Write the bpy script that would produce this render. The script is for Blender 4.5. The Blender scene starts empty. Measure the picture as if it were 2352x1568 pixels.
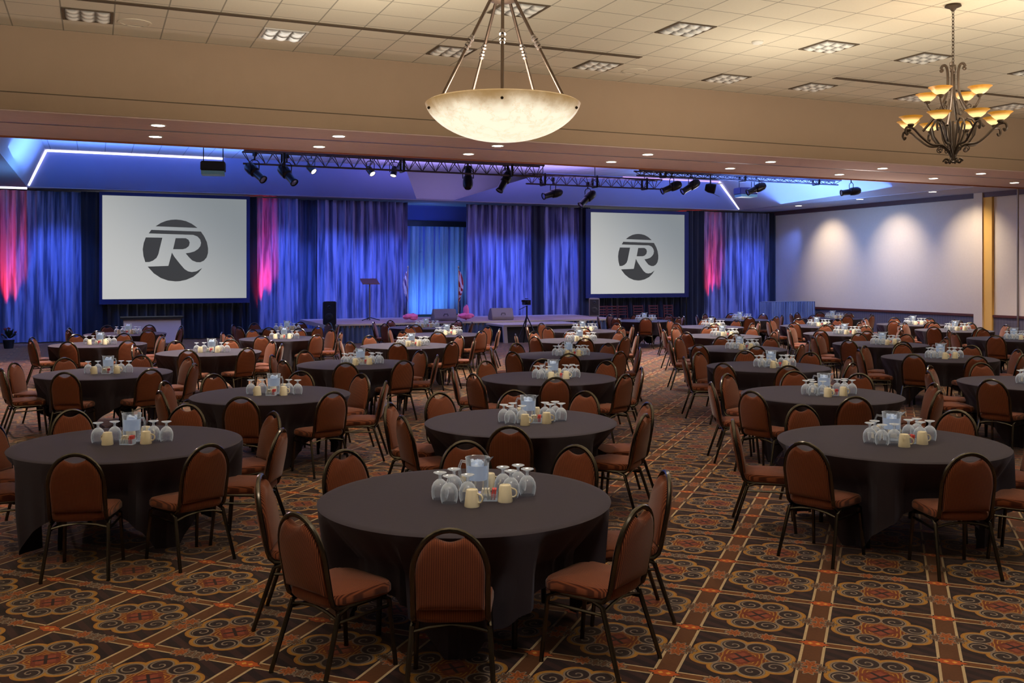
import bpy, bmesh, math, random
from mathutils import Vector, Matrix
R = math.radians
sc = bpy.context.scene
col = sc.collection
rnd = random.Random(7)
PI = math.pi

# ------------------------------------------------------------------ camera geometry
F, CX, HY, HC = 2200.0, 1176.0, 630.0, 2.16      # focal px, principal x, horizon row, eye height
AL = R(23.5); CA, SA = math.cos(AL), math.sin(AL)
def cam2w(x, y): return (CA*x + SA*y, -SA*x + CA*y)
def on_z(px, py, z):
    d = F*(HC - z)/(py - HY); X, Y = cam2w((px-CX)/F*d, d); return Vector((X, Y, z))
def on_y(px, py, Y):
    u = (px-CX)/F; d = Y/(-SA*u + CA); return Vector(((CA*u+SA)*d, Y, HC + (HY-py)/F*d))
def on_x(px, py, X):
    u = (px-CX)/F; d = X/(CA*u+SA); return Vector((X, (-SA*u+CA)*d, HC + (HY-py)/F*d))
def at_d(px, py, d):
    X, Y = cam2w((px-CX)/F*d, d); return Vector((X, Y, HC + (HY-py)/F*d))
cam = bpy.data.cameras.new('camera'); cam.lens = 36*F/2352; cam.sensor_width = 36
cam.shift_y = (HY-784)/2352; cam.clip_end = 200
co = bpy.data.objects.new('camera', cam); col.objects.link(co)
co.location = (0, 0, HC); co.rotation_euler = (R(90), 0, -AL); sc.camera = co

# ------------------------------------------------------------------ materials
def lin(c):
    return tuple(((v/255+.055)/1.055)**2.4 if v > 10 else v/255/12.92 for v in c)
def mat(name, c, rough=.6, metal=0., spec=.5, emit=None, es=0., sheen=0.):
    m = bpy.data.materials.new(name); m.use_nodes = True
    b = m.node_tree.nodes['Principled BSDF']
    b.inputs['Base Color'].default_value = (*c, 1); b.inputs['Roughness'].default_value = rough
    b.inputs['Metallic'].default_value = metal; b.inputs['Specular IOR Level'].default_value = spec
    if sheen:
        b.inputs['Sheen Weight'].default_value = sheen
    if emit:
        b.inputs['Emission Color'].default_value = (*emit, 1); b.inputs['Emission Strength'].default_value = es
    return m
class G:                                          # node graph helper
    def __init__(s, m): s.nt = m.node_tree; s.b = s.nt.nodes.get('Principled BSDF')
    def new(s, t): return s.nt.nodes.new(t)
    def link(s, a, b): s.nt.links.new(a, b)
    def put(s, v, sock):
        if isinstance(v, E): v = v.v
        if isinstance(v, (int, float)): sock.default_value = v
        else: s.link(v, sock)
    def math(s, op, a, b=0., c=None):
        n = s.new('ShaderNodeMath'); n.operation = op
        s.put(a, n.inputs[0]); s.put(b, n.inputs[1])
        if c is not None: s.put(c, n.inputs[2])
        return E(s, n.outputs[0])
    def coord(s, which='Object', scale=None):
        t = s.new('ShaderNodeTexCoord'); sep = s.new('ShaderNodeSeparateXYZ'); s.link(t.outputs[which], sep.inputs[0])
        return [E(s, sep.outputs[i]) for i in range(3)]
    def vec(s, which='Object'):
        return s.new('ShaderNodeTexCoord').outputs[which]
    def noise(s, scale, detail=3, vec=None, rough=.5):
        n = s.new('ShaderNodeTexNoise'); n.inputs['Scale'].default_value = scale; n.inputs['Detail'].default_value = detail
        n.inputs['Roughness'].default_value = rough
        s.link(vec or s.vec(), n.inputs['Vector']); return E(s, n.outputs['Fac'])
    def mix(s, f, a, b):
        n = s.new('ShaderNodeMix'); n.data_type = 'RGBA'
        s.put(f, n.inputs[0])
        for v, k in ((a, 6), (b, 7)):
            if isinstance(v, tuple): n.inputs[k].default_value = (*v, 1)
            else: s.link(v, n.inputs[k])
        return n.outputs[2]
    def ramp(s, x, lo, hi):                       # smoothstep
        n = s.new('ShaderNodeMapRange'); n.interpolation_type = 'SMOOTHSTEP'
        s.put(x, n.inputs[0]); n.inputs[1].default_value = lo; n.inputs[2].default_value = hi
        return E(s, n.outputs[0])
    def bump(s, h, dist, strength=.5):
        n = s.new('ShaderNodeBump'); n.inputs['Distance'].default_value = dist; n.inputs['Strength'].default_value = strength
        s.put(h, n.inputs['Height']); s.link(n.outputs[0], s.b.inputs['Normal'])
class E:
    def __init__(s, g, v): s.g = g; s.v = v
    def o(s, op, b=0., c=None): return s.g.math(op, s, b, c)
    def __add__(s, b): return s.o('ADD', b)
    def __radd__(s, b): return s.o('ADD', b)
    def __sub__(s, b): return s.o('SUBTRACT', b)
    def __rsub__(s, b): return s.g.math('SUBTRACT', b, s)
    def __mul__(s, b): return s.o('MULTIPLY', b)
    def __rmul__(s, b): return s.o('MULTIPLY', b)
    def __truediv__(s, b): return s.o('DIVIDE', b)
    def lt(s, b): return s.o('LESS_THAN', b)
    def gt(s, b): return s.o('GREATER_THAN', b)
    def abs(s): return s.o('ABSOLUTE')
    def mn(s, b): return s.o('MINIMUM', b)
    def mx(s, b): return s.o('MAXIMUM', b)
    def fr(s): return s.o('FRACT')
    def sq(s): return s.o('SQRT')
    def sin(s): return s.o('SINE')

def carpet_material():
    m = mat('carpet', (.1, .05, .03), .95, spec=.15); g = G(m)
    x, y, z = g.coord('Object')
    th = AL - R(21.4)                                # carpet runs 45 degrees to the room
    # direction of long stripes in camera frame is 21.4 deg right of forward
    a = -AL; ang = R(90-21.4) + a                    # world angle of stripe direction
    dx, dy = math.cos(ang), math.sin(ang)
    P = .727
    st = on_z(1888, 1386, 0)                         # a crossing on a stripe
    v = (x*dx + y*dy - (st.x*dx+st.y*dy))/P + 100.0
    u = (x*dy - y*dx - (st.x*dy-st.y*dx))/P + 100.0
    cu = (u+.5).fr() - .5; cv = (v+.5).fr() - .5      # 0 at stripes
    au, av = cu.abs(), cv.abs()
    mu, mv = .5-au, .5-av                             # abs coordinates from medallion centre
    wob = g.noise(22, 2)
    # ground: diagonal dark bars
    bars = ((u*.55+v)*7.0).fr().lt(.5)
    c = g.mix(bars, lin((58, 34, 34)), lin((30, 19, 24)))
    brown, cream, orange = lin((112, 66, 32)), lin((196, 168, 128)), lin((170, 88, 34))
    gold, grey, red, dark = lin((176, 126, 50)), lin((140, 122, 106)), lin((142, 70, 50)), lin((46, 34, 36))
    # cross stripe (along u, at v=0) and long stripe (along v, at u=0)
    c = g.mix(av.lt(.042), c, brown)
    c = g.mix((av-.046).abs().lt(.008), c, cream)
    c = g.mix(au.lt(.078), c, lin((98, 58, 32)))
    c = g.mix((au-.082).abs().lt(.011), c, cream)
    # medallion of eight lobes
    def disc(a0, b0, r):
        return ((mu-a0)*(mu-a0) + (mv-b0)*(mv-b0)).sq() - r
    l1, l2 = disc(.255, .098, .105), disc(.098, .235, .105)
    core = (mu*mu + mv*mv).sq() - .24
    tip = (mu+mv*1.6) - .40
    lob = l1.mn(l2); body = lob.mn(core)
    c = g.mix(tip.lt(0), c, lin((140, 70, 36)))
    c = g.mix(body.lt(.032), c, lin((168, 112, 44)))
    c = g.mix(body.lt(.018), c, gold)
    c = g.mix(body.lt(0), c, lin((128, 62, 32)))
    wave = ((mu*mu*1.0+mv*mv).sq()*26.0 + (mu-mv).abs()*9.0).fr()
    c = g.mix(body.lt(-.004)*wave.lt(.32), c, gold)
    def lobe(c, l, a0, b0, r):
        c = g.mix(l.lt(-.010), c, dark)
        an = g.math('ARCTAN2', mv-b0, mu-a0)/(2*PI)
        sp = ((l+r)*15.0 - an + 10.0).fr()
        return g.mix(l.lt(-.024)*sp.lt(.20), c, grey)
    c = lobe(c, l1, .255, .098, .105); c = lobe(c, l2, .098, .235, .105)
    c = g.mix((lob+.008).abs().lt(.007)*body.lt(-.001), c, grey)
    dia = mu+mv
    c = g.mix(dia.lt(.15), c, lin((120, 52, 36)))
    c = g.mix(dia.lt(.10)*((mu-mv).abs().gt(.022)), c, red)
    c = g.mix(dia.lt(.13)*((mu-mv).abs().lt(.016)), c, dark)
    # lace flowers on the stripes
    def flower(c, p, q, r, n, fill):
        rr = (p*p+q*q).sq(); an = g.math('ARCTAN2', q, p)
        pet = rr - ((an*n).sin()*.26 + 1.0)*r
        c = g.mix(pet.lt(.012), c, dark); c = g.mix(pet.lt(.006), c, grey)
        c = g.mix(pet.lt(-.008), c, fill)
        return g.mix((((rr*40.0).fr().lt(.4))*(pet.lt(-.02))), c, lin((120, 66, 36)))
    c = flower(c, au-.075, mv-.0, .055, 9.0, lin((96, 72, 52)))
    c = flower(c, au, mv-.062, .062, 7.0, orange)
    c = flower(c, mu-.13, av, .062, 8.0, orange)
    c = flower(c, mu-.035, av-.02, .034, 5.0, lin((100, 76, 60)))
    # orange star at crossing
    s1 = (au*.8+av*1.6)-.10; s2 = (au.mx(av*1.6))-.072
    stn = s1.mn(s2)
    c = g.mix(stn.lt(.012), c, dark); c = g.mix(stn.lt(0), c, lin((186, 84, 30)))
    c = g.mix(((au-.03).abs()+av).lt(.022), c, lin((226, 160, 70)))
    n2 = g.noise(60, 2)
    mul = g.new('ShaderNodeMix'); mul.data_type = 'RGBA'; mul.blend_type = 'MULTIPLY'; mul.inputs[0].default_value = 1
    g.link(c, mul.inputs[6]); f = g.new('ShaderNodeCombineColor')
    sh = n2*.4+.56
    for i in range(3): g.put(sh, f.inputs[i])
    g.b.inputs['Sheen Weight'].default_value = .42; g.b.inputs['Sheen Roughness'].default_value = .35; g.b.inputs['Sheen Tint'].default_value = (1, .80, .68, 1)
    g.link(f.outputs[0], mul.inputs[7]); g.link(mul.outputs[2], g.b.inputs['Base Color'])
    return m

def tile_material(name, base, X0, Y0, s, line=.012):
    m = mat(name, base, .9, spec=.1); g = G(m)
    x, y, z = g.coord('Object')
    fx = (((x-X0)/s+100.0).fr()-.5).abs(); fy = (((y-Y0)/s+100.0).fr()-.5).abs()
    e = fx.mx(fy)
    ln = g.ramp(e, .5-line*1.7, .5-line*.6)
    nz = g.noise(30, 4)
    cell = g.new('ShaderNodeTexWhiteNoise'); cell.noise_dimensions = '2D'
    cv = g.new('ShaderNodeCombineXYZ')
    g.put(((x-X0)/s+100.0).o('FLOOR'), cv.inputs[0]); g.put(((y-Y0)/s+100.0).o('FLOOR'), cv.inputs[1])
    g.link(cv.outputs[0], cell.inputs[0])
    k = nz*.18 + E(g, cell.outputs[0])*.1
    c1 = g.mix(k, base, tuple(v*.55 for v in base))
    c = g.mix(ln, c1, tuple(v*.45 for v in base))
    g.link(c, g.b.inputs['Base Color']); return m

def stucco(name, base, scale=6, amt=.12, bump=.006, stretch=1.0):
    m = mat(name, base, .85, spec=.2); g = G(m)
    mp = g.new('ShaderNodeMapping'); mp.inputs['Scale'].default_value = (1, 1, stretch); g.link(g.vec(), mp.inputs[0])
    n = g.noise(scale, 6, mp.outputs[0], .6)
    g.link(g.mix(n*amt*2.0, base, tuple(v*.6 for v in base)), g.b.inputs['Base Color'])
    if bump: g.bump(n, bump, .6)
    return m

def fabric_stripe():
    m = mat('chair_fabric', (.2, .07, .03), .85, spec=.2, sheen=.15); g = G(m)
    x, y, z = g.coord('Object')
    s = g.ramp((x*(2*PI/.0088)).sin(), -.5, .6)
    n = g.noise(9, 3)
    c = g.mix(s, (.082, .017, .0075), (.27, .075, .027))
    c = g.mix(n*.35, c, (.08, .024, .012))
    g.link(c, g.b.inputs['Base Color']); return m

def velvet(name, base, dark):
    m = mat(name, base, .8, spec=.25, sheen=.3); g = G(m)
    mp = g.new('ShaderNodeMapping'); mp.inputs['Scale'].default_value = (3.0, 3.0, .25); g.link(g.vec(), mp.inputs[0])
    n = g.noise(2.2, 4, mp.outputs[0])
    g.link(g.mix(g.ramp(n, .42, .64), base, dark), g.b.inputs['Base Color']); return m  # dark streaks paint fold shade into the cloth colour

def glass(name, tint=(1, 1, 1), white=.10, gl=.36, top_glare=0.):
    m = bpy.data.materials.new(name); m.use_nodes = True; nt = m.node_tree; nt.nodes.clear()
    out = nt.nodes.new('ShaderNodeOutputMaterial'); tr = nt.nodes.new('ShaderNodeBsdfTransparent'); tr.inputs[0].default_value = (*tint, 1)
    gs = nt.nodes.new('ShaderNodeBsdfGlossy'); gs.inputs['Roughness'].default_value = .12
    df = nt.nodes.new('ShaderNodeBsdfTranslucent'); df.inputs[0].default_value = (.95, .97, 1, 1)
    d2 = nt.nodes.new('ShaderNodeBsdfDiffuse'); d2.inputs[0].default_value = (.95, .97, 1, 1)
    lw = nt.nodes.new('ShaderNodeLayerWeight'); lw.inputs[0].default_value = gl
    md = nt.nodes.new('ShaderNodeMixShader'); md.inputs[0].default_value = .5
    em = nt.nodes.new('ShaderNodeEmission'); em.inputs[0].default_value = (.92, .96, 1, 1); em.inputs[1].default_value = .55  # glow mixed in to paint bright glints on the glass
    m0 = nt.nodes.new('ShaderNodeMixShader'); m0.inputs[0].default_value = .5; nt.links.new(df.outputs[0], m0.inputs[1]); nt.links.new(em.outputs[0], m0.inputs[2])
    nt.links.new(m0.outputs[0], md.inputs[1]); nt.links.new(d2.outputs[0], md.inputs[2])
    m1 = nt.nodes.new('ShaderNodeMixShader'); nt.links.new(lw.outputs['Fresnel'], m1.inputs[0])
    nt.links.new(tr.outputs[0], m1.inputs[1]); nt.links.new(gs.outputs[0], m1.inputs[2])
    m2 = nt.nodes.new('ShaderNodeMixShader')
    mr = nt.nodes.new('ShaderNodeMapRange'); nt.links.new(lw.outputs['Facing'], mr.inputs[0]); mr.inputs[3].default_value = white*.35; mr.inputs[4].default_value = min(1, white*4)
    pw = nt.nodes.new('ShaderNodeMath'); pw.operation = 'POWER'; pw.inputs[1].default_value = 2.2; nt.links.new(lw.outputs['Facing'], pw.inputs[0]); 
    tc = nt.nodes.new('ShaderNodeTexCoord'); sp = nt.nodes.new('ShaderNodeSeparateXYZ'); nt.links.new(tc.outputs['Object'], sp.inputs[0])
    rz2 = nt.nodes.new('ShaderNodeMapRange'); rz2.inputs[1].default_value = .06; rz2.inputs[2].default_value = .12; rz2.inputs[4].default_value = top_glare; nt.links.new(sp.outputs[2], rz2.inputs[0])  # whitens towards the stem, painting refracted glare into the bowl
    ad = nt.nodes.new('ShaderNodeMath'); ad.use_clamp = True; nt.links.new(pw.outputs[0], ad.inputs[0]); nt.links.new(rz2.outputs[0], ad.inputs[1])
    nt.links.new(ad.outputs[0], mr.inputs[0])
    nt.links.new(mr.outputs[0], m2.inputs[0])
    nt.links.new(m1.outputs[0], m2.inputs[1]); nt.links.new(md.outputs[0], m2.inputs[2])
    nt.links.new(m2.outputs[0], out.inputs[0]); return m

def emis(name, c, s, base=(.8, .8, .8)):
    return mat(name, base, .5, emit=c, es=s)

def bowl_mat():
    m = mat('alabaster', (.22, .17, .10), .35, emit=(1, .8, .5), es=1); g = G(m)
    x, y, z = g.coord('Object')
    n = g.noise(4, 5, None, .65); v = g.noise(5, 6, None, .7)
    rim = g.ramp(z + (n-.5)*.17, -.15, .02)           # z=0 at rim
    vein = g.ramp((v-.5).abs(), 0.0, .025)
    c = g.mix(rim, (1.0, .88, .66), (.52, .30, .11))
    c = g.mix((1.0-vein)*.34, c, (.55, .35, .16))
    g.link(c, g.b.inputs['Emission Color'])
    g.put((1.0-rim)*.52+.60, g.b.inputs['Emission Strength']); return m

def shade_mat():
    m = mat('amber_glass', (.25, .12, .02), .4, emit=(1, .6, .15), es=1); g = G(m)
    x, y, z = g.coord('Object')
    f_ = g.ramp(z, .03, .10); c = g.mix(f_, (1.0, .74, .30), (.78, .30, .02))
    g.link(c, g.b.inputs['Emission Color']); g.put((1.0-f_)*.95+.42, g.b.inputs['Emission Strength']); return m

def screen_mat():
    m = mat('projected_picture', (.03, .03, .03), .8, spec=0, emit=(1, 1, 1), es=.4); g = G(m)
    x, y, z = g.coord('Generated')
    k = g.ramp(x*.75 + z*.65, .1, 1.3)
    g.link(g.mix(k, lin((196, 196, 192)), lin((132, 138, 140))), g.b.inputs['Emission Color'])
    g.b.inputs['Emission Strength'].default_value = .95
    return m

M = {}
M['carpet'] = carpet_material()
M['tile'] = tile_material('ceiling_tile', lin((222, 210, 184)), .27, 17.66, .76)
M['tile_back'] = tile_material('tray_ceiling_tile', lin((196, 194, 200)), .27, 17.66, .76)
M['beam'] = stucco('beam_plaster', lin((166, 140, 114)), 2.2, .10, .01)
M['soffit'] = stucco('soffit_board', lin((212, 186, 172)), 5, .2, .003)
M['paint'] = stucco('tray_paint', lin((176, 172, 182)), 1.5, .06, 0)
M['paint_blue_lit'] = stucco('tray_paint_blue_lit', lin((140, 152, 200)), 1.5, .06, 0)  # blue wash of the cove lighting put into the slope colour
M['paint_light'] = stucco('alcove_paint', lin((214, 208, 214)), 1.5, .05, 0)
M['wallpaper'] = stucco('wallpaper', lin((214, 198, 182)), 14, .12, .004)
M['wallplain'] = stucco('plain_wall', lin((150, 140, 128)), 3, .08, 0)
M['yellow_lit'] = stucco('yellow_lit_wall', lin((226, 176, 96)), 4, .06, 0)  # yellow light on the wall return painted into its colour
M['rail'] = mat('rail_wood', lin((84, 38, 26)), .5)
M['crown'] = mat('crown_wood', lin((78, 50, 52)), .5)
def wains():
    m = mat('wainscot_board', lin((92, 84, 92)), .6); g = G(m); x, y, z = g.coord('Object')
    k = g.ramp(((y*9.0).fr()-.5).abs(), .42, .5)
    g.link(g.mix(k, lin((92, 84, 92)), lin((48, 44, 52))), g.b.inputs['Base Color']); return m
M['wainscot'] = wains()
M['blackm'] = mat('black_metal', (.012, .012, .014), .35, .3)
M['blackp'] = mat('black_plastic', (.015, .015, .017), .5)
M['steel'] = mat('brushed_steel', (.26, .22, .20), .45, .9)
M['bronze_rod'] = mat('brushed_bronze', (.10, .068, .05), .45, .85)
M['iron'] = mat('wrought_iron', (.055, .035, .02), .5, .5)
M['truss'] = mat('truss_metal', (.10, .09, .11), .4, .6)
M['fab'] = fabric_stripe()
M['chairframe'] = mat('chair_tube', (.085, .072, .056), .22, .92)
M['cloth'] = stucco('black_cloth', (.040, .031, .041), 30, .2, .0012)
_b = M['cloth'].node_tree.nodes['Principled BSDF']; _b.inputs['Sheen Weight'].default_value = .09; _b.inputs['Sheen Tint'].default_value = (.75, .75, 1, 1)
M['tabletop'] = mat('plywood_top', lin((120, 88, 56)), .5)
M['drape'] = velvet('blue_velvet', (.30, .30, .50), (.08, .085, .17))
M['drape_red'] = M['drape']
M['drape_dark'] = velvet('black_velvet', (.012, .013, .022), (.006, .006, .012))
M['backdrop'] = velvet('pale_backdrop', (.52, .60, .78), (.36, .43, .60))
M['skirt'] = velvet('blue_skirt', (.10, .15, .30), (.06, .09, .2))
M['navy'] = mat('screen_border', lin((34, 40, 84)), .7)
M['screen'] = screen_mat()
M['logo'] = mat('logo_grey', (.01, .01, .01), .8, spec=0, emit=lin((64, 64, 64)), es=.9)
M['glass'] = glass('clear_glass', white=.25, top_glare=.42)
M['glass_base'] = glass('clear_glass_base', white=.75)  # whiter copy, paints the bright glare on foot and stem
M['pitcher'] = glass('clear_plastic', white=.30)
M['ice'] = mat('ice_water', (.62, .74, .92), .25, emit=(.55, .68, .95), es=.16)  # faint glow added so the ice looks brighter
M['ceramic'] = mat('cream_ceramic', lin((250, 238, 208)), .3)
M['paper_white'] = mat('paper_white', lin((226, 220, 206)), .8)
M['paper_red'] = mat('paper_pink', lin((226, 84, 84)), .8)
M['bowl'] = bowl_mat(); M['shade'] = shade_mat()
M['lamp'] = emis('downlight_glow', (1, .90, .74), 14)
M['parlens'] = emis('warm_lens', (1, .85, .62), 3.5)
M['lens'] = mat('lamp_lens', (.5, .55, .65), .1, .6)
M['led'] = emis('led_tape', (.80, .74, 1), 2.4); M['led_pink'] = emis('led_tape_pink', (.72, .30, .85), .8)
M['whitem'] = mat('white_metal', lin((220, 214, 200)), .5)
def louver(name, n, base, es):
    m = mat(name, base, .4, emit=(1, .96, .86), es=es); g = G(m); x, y, z = g.coord('Object')
    e = (((x+.33)/.22+10.0).fr()-.5).abs().mx((((y+.33)/.66*n+10.0).fr()-.5).abs())
    k = g.ramp(e, .22, .50); g.link(g.mix(k, base, tuple(v*.25 for v in base)), g.b.inputs['Base Color'])
    if es: g.put((1.0-k)*es, g.b.inputs['Emission Strength'])
    return m
M['louver'] = louver('troffer_louver', 3, lin((240, 236, 222)), 0)
M['louver_lit'] = louver('troffer_louver_lit', 2, lin((236, 232, 216)), .5)
M['dark_gap'] = mat('shadow_gap', lin((92, 76, 56)), .8)
M['stage_floor'] = mat('stage_carpet', lin((188, 160, 152)), .9)
M['creamtrim'] = mat('cream_edge', lin((206, 196, 176)), .6)
M['speaker'] = stucco('speaker_carpet', lin((150, 142, 140)), 60, .2, 0)
M['grille'] = mat('speaker_grille', lin((28, 26, 30)), .6)
M['pink'] = mat('pink_cloth', lin((248, 120, 176)), .7)
M['darkwood'] = mat('dark_wood', lin((96, 38, 36)), .45)
M['lightpanel'] = mat('pale_panel', lin((190, 176, 182)), .5)
M['proj_reflect'] = mat('projector_reflection', lin((70, 96, 170)), .4)
M['gold'] = mat('gold_finial', (.8, .55, .25), .3, .8)
M['leafd'] = mat('dark_leaf', lin((34, 44, 26)), .6)
def flagm(name, stripes):
    m = mat(name, (.7, .6, .55), .8); g = G(m); x, y, z = g.coord('Object')
    k = ((x*1.0+y*.6)*16.0+z*2.2).fr().lt(.5)
    g.link(g.mix(k, lin((250, 232, 226)), stripes), g.b.inputs['Base Color']); return m
M['flag_a'] = flagm('flag_cloth_pale', lin((120, 84, 120))); M['flag_b'] = flagm('flag_cloth_striped', lin((190, 40, 40)))

# ------------------------------------------------------------------ mesh helpers
class MB:
    def __init__(s): s.v = []; s.f = []
    def add(s, vs, fs):
        b = len(s.v); s.v += [tuple(p) for p in vs]; s.f += [tuple(b+i for i in f) for f in fs]; return s
    def box(s, c, d, rot=None):
        x, y, z = (k/2 for k in d); P = [Vector((i*x, j*y, k*z)) for i in (-1, 1) for j in (-1, 1) for k in (-1, 1)]
        if rot: P = [rot @ p for p in P]
        P = [p+Vector(c) for p in P]
        return s.add(P, [(0, 1, 3, 2), (4, 6, 7, 5), (0, 4, 5, 1), (2, 3, 7, 6), (0, 2, 6, 4), (1, 5, 7, 3)])
    def bb(s, lo, hi):
        return s.box([(a+b)/2 for a, b in zip(lo, hi)], [b-a for a, b in zip(lo, hi)])
    def tube(s, pts, r, n=8, caps=True, closed=False):
        pts = [Vector(p) for p in pts]; N = len(pts); rs = r if isinstance(r, (list, tuple)) else [r]*N
        t0 = (pts[1]-pts[0]).normalized(); up = Vector((0, 0, 1)) if abs(t0.z) < .9 else Vector((1, 0, 0))
        a = t0.cross(up).normalized(); vs = []
        for i, p in enumerate(pts):
            if closed: t = (pts[(i+1) % N]-pts[i-1]).normalized()
            else: t = (pts[min(i+1, N-1)]-pts[max(i-1, 0)]).normalized()
            a = (a - t*a.dot(t)).normalized(); b = t.cross(a)
            vs += [p + (a*math.cos(2*PI*k/n)+b*math.sin(2*PI*k/n))*rs[i] for k in range(n)]
        fs = [(i*n+k, i*n+(k+1) % n, (i+1)*n+(k+1) % n, (i+1)*n+k) for i in range(N-1) for k in range(n)]
        if closed: fs += [((N-1)*n+k, (N-1)*n+(k+1) % n, (k+1) % n, k) for k in range(n)]
        elif caps: fs += [tuple(range(n))[::-1], tuple((N-1)*n+k for k in range(n))]
        return s.add(vs, fs)
    def lathe(s, prof, c=(0, 0, 0), n=20, mtx=None):
        vs = []
        for (r, z) in prof:
            for k in range(n):
                p = Vector((r*math.cos(2*PI*k/n), r*math.sin(2*PI*k/n), z))
                if mtx: p = mtx @ p
                vs.append(p+Vector(c))
        fs = [(i*n+k, i*n+(k+1) % n, (i+1)*n+(k+1) % n, (i+1)*n+k) for i in range(len(prof)-1) for k in range(n)]
        return s.add(vs, fs)
    def quad(s, *p): return s.add(p, [tuple(range(len(p)))])
    def prism(s, poly, axis, lo, hi):             # poly in the two other axes
        n = len(poly)
        def mk(a, b, t):
            return {'x': (t, a, b), 'y': (a, t, b), 'z': (a, b, t)}[axis]
        vs = [mk(a, b, lo) for a, b in poly]+[mk(a, b, hi) for a, b in poly]
        return s.add(vs, [tuple(range(n))[::-1], tuple(range(n, 2*n))]+[(i, (i+1) % n, n+(i+1) % n, n+i) for i in range(n)])
    def ico(s, c, r, seed=0, sq=(1, 1, 1)):
        q = random.Random(seed); vs = []; n, m = 8, 6
        prof = [(math.sin(PI*i/m), -math.cos(PI*i/m)) for i in range(m+1)]
        for (a, b) in prof:
            for k in range(n):
                j = 1+q.uniform(-.15, .15); vs.append((c[0]+a*r*sq[0]*j*math.cos(2*PI*k/n), c[1]+a*r*sq[1]*j*math.sin(2*PI*k/n), c[2]+b*r*sq[2]*j))
        return s.add(vs, [(i*n+k, i*n+(k+1) % n, (i+1)*n+(k+1) % n, (i+1)*n+k) for i in range(m) for k in range(n)])
    def mesh(s, name, m, smooth=True, bevel=0):
        me = bpy.data.meshes.new(name); me.from_pydata(s.v, [], s.f); me.materials.append(m)
        bm = bmesh.new(); bm.from_mesh(me)
        bmesh.ops.remove_doubles(bm, verts=bm.verts, dist=1e-5)
        if bevel: bmesh.ops.bevel(bm, geom=[e for e in bm.edges if len(e.link_faces) == 2 and e.calc_face_angle(0) > .5], offset=bevel, segments=2, affect='EDGES', clamp_overlap=True)
        bmesh.ops.recalc_face_normals(bm, faces=bm.faces)
        for e in bm.edges:
            if len(e.link_faces) == 2 and e.calc_face_angle(0) > R(38): e.smooth = False
        for f in bm.faces: f.smooth = smooth
        bm.to_mesh(me); bm.free(); return me
    def build(s, name, m, parent=None, smooth=True, bevel=0):
        o = bpy.data.objects.new(name, s.mesh(name, m, smooth, bevel)); col.objects.link(o)
        if parent is not None: o.parent = parent
        return o
def tag(o, label, cat, group=None, kind=None):
    o['label'] = label; o['category'] = cat
    if group: o['group'] = group
    if kind: o['kind'] = kind
    return o
def struct(o):
    o['kind'] = 'structure'; return o
def thing(name, label, cat, loc=(0, 0, 0), rz=0, group=None, rot=None):
    o = bpy.data.objects.new(name, None); col.objects.link(o); o.location = loc
    o.rotation_euler = rot if rot else (0, 0, rz); o.empty_display_size = .1
    return tag(o, label, cat, group)
KIDS = {}
def kids(o):
    if o.name not in KIDS: KIDS[o.name] = list(o.children)
    return KIDS[o.name]
def dup(o, loc=None, rz=None, label=None, group=None, rot=None, parent=None):
    c = o.copy(); col.objects.link(c); c.parent = parent
    for ch in kids(o): dup(ch, parent=c)
    if loc is not None: c.location = loc
    if rz is not None: c.rotation_euler = (0, 0, rz)
    if rot is not None: c.rotation_euler = rot
    if label: c['label'] = label
    if group: c['group'] = group
    return c
def arc(c, r, a0, a1, n, plane='xz'):
    out = []
    for i in range(n+1):
        a = a0+(a1-a0)*i/n; p, q = r*math.cos(a), r*math.sin(a)
        out.append((c[0]+p, c[1], c[2]+q) if plane == 'xz' else (c[0]+p, c[1]+q, c[2]))
    return out

# ------------------------------------------------------------------ the setting
XL, XR, YF, YB = -8.0, 26.9, -6.0, 36.5
ZL, ZM, ZT = 4.85, 6.24, 5.95
struct(MB().bb((XL, YF, -.1), (XR, YB, 0)).build('floor', M['carpet']))
struct(MB().bb((XL, YF, ZM), (XR, 17.7, ZM+.1)).build('ceiling', M['tile']))
struct(MB().bb((XL-.2, YF, 0), (XL, YB, 6.4)).build('wall_left', M['wallplain']))
struct(MB().bb((XR, YF, 0), (XR+.2, YB, 6.4)).build('wall_right', M['wallpaper']))
struct(MB().bb((XL, YB, 0), (XR, YB+.2, 6.4)).build('wall_back', M['wallplain']))
struct(MB().bb((XL, YF-.2, 0), (XR, YF, 6.4)).build('wall_front', M['wallplain']))
YS0, YS1 = 17.7, 21.0
beam = struct(MB().bb((XL, YS0, ZL+.02), (XR, YS1, ZM)).build('ceiling_beam', M['beam']))
so = MB().bb((XL, YS0+.03, ZL), (XR, YS0+1.35, ZL+.02)).bb((XL, YS0+1.5, ZL), (XR, YS1-.06, ZL+.02)).build('soffit_panel', M['soffit'], beam)
MB().bb((XL, YS0+1.38, ZL+.004), (XR, YS0+1.47, ZL+.018)).build('partition_track', M['steel'], beam)
MB().bb((XL, YS1-.06, ZL-.03), (XR, YS1+.02, ZL+.02)).build('edge_trim', mat('orange_trim', lin((160, 96, 60)), .5), beam)
MB().bb((XL, YS0-.012, ZL+.30), (XR, YS0, ZL+.315)).build('reveal_line', M['dark_gap'], beam)
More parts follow.
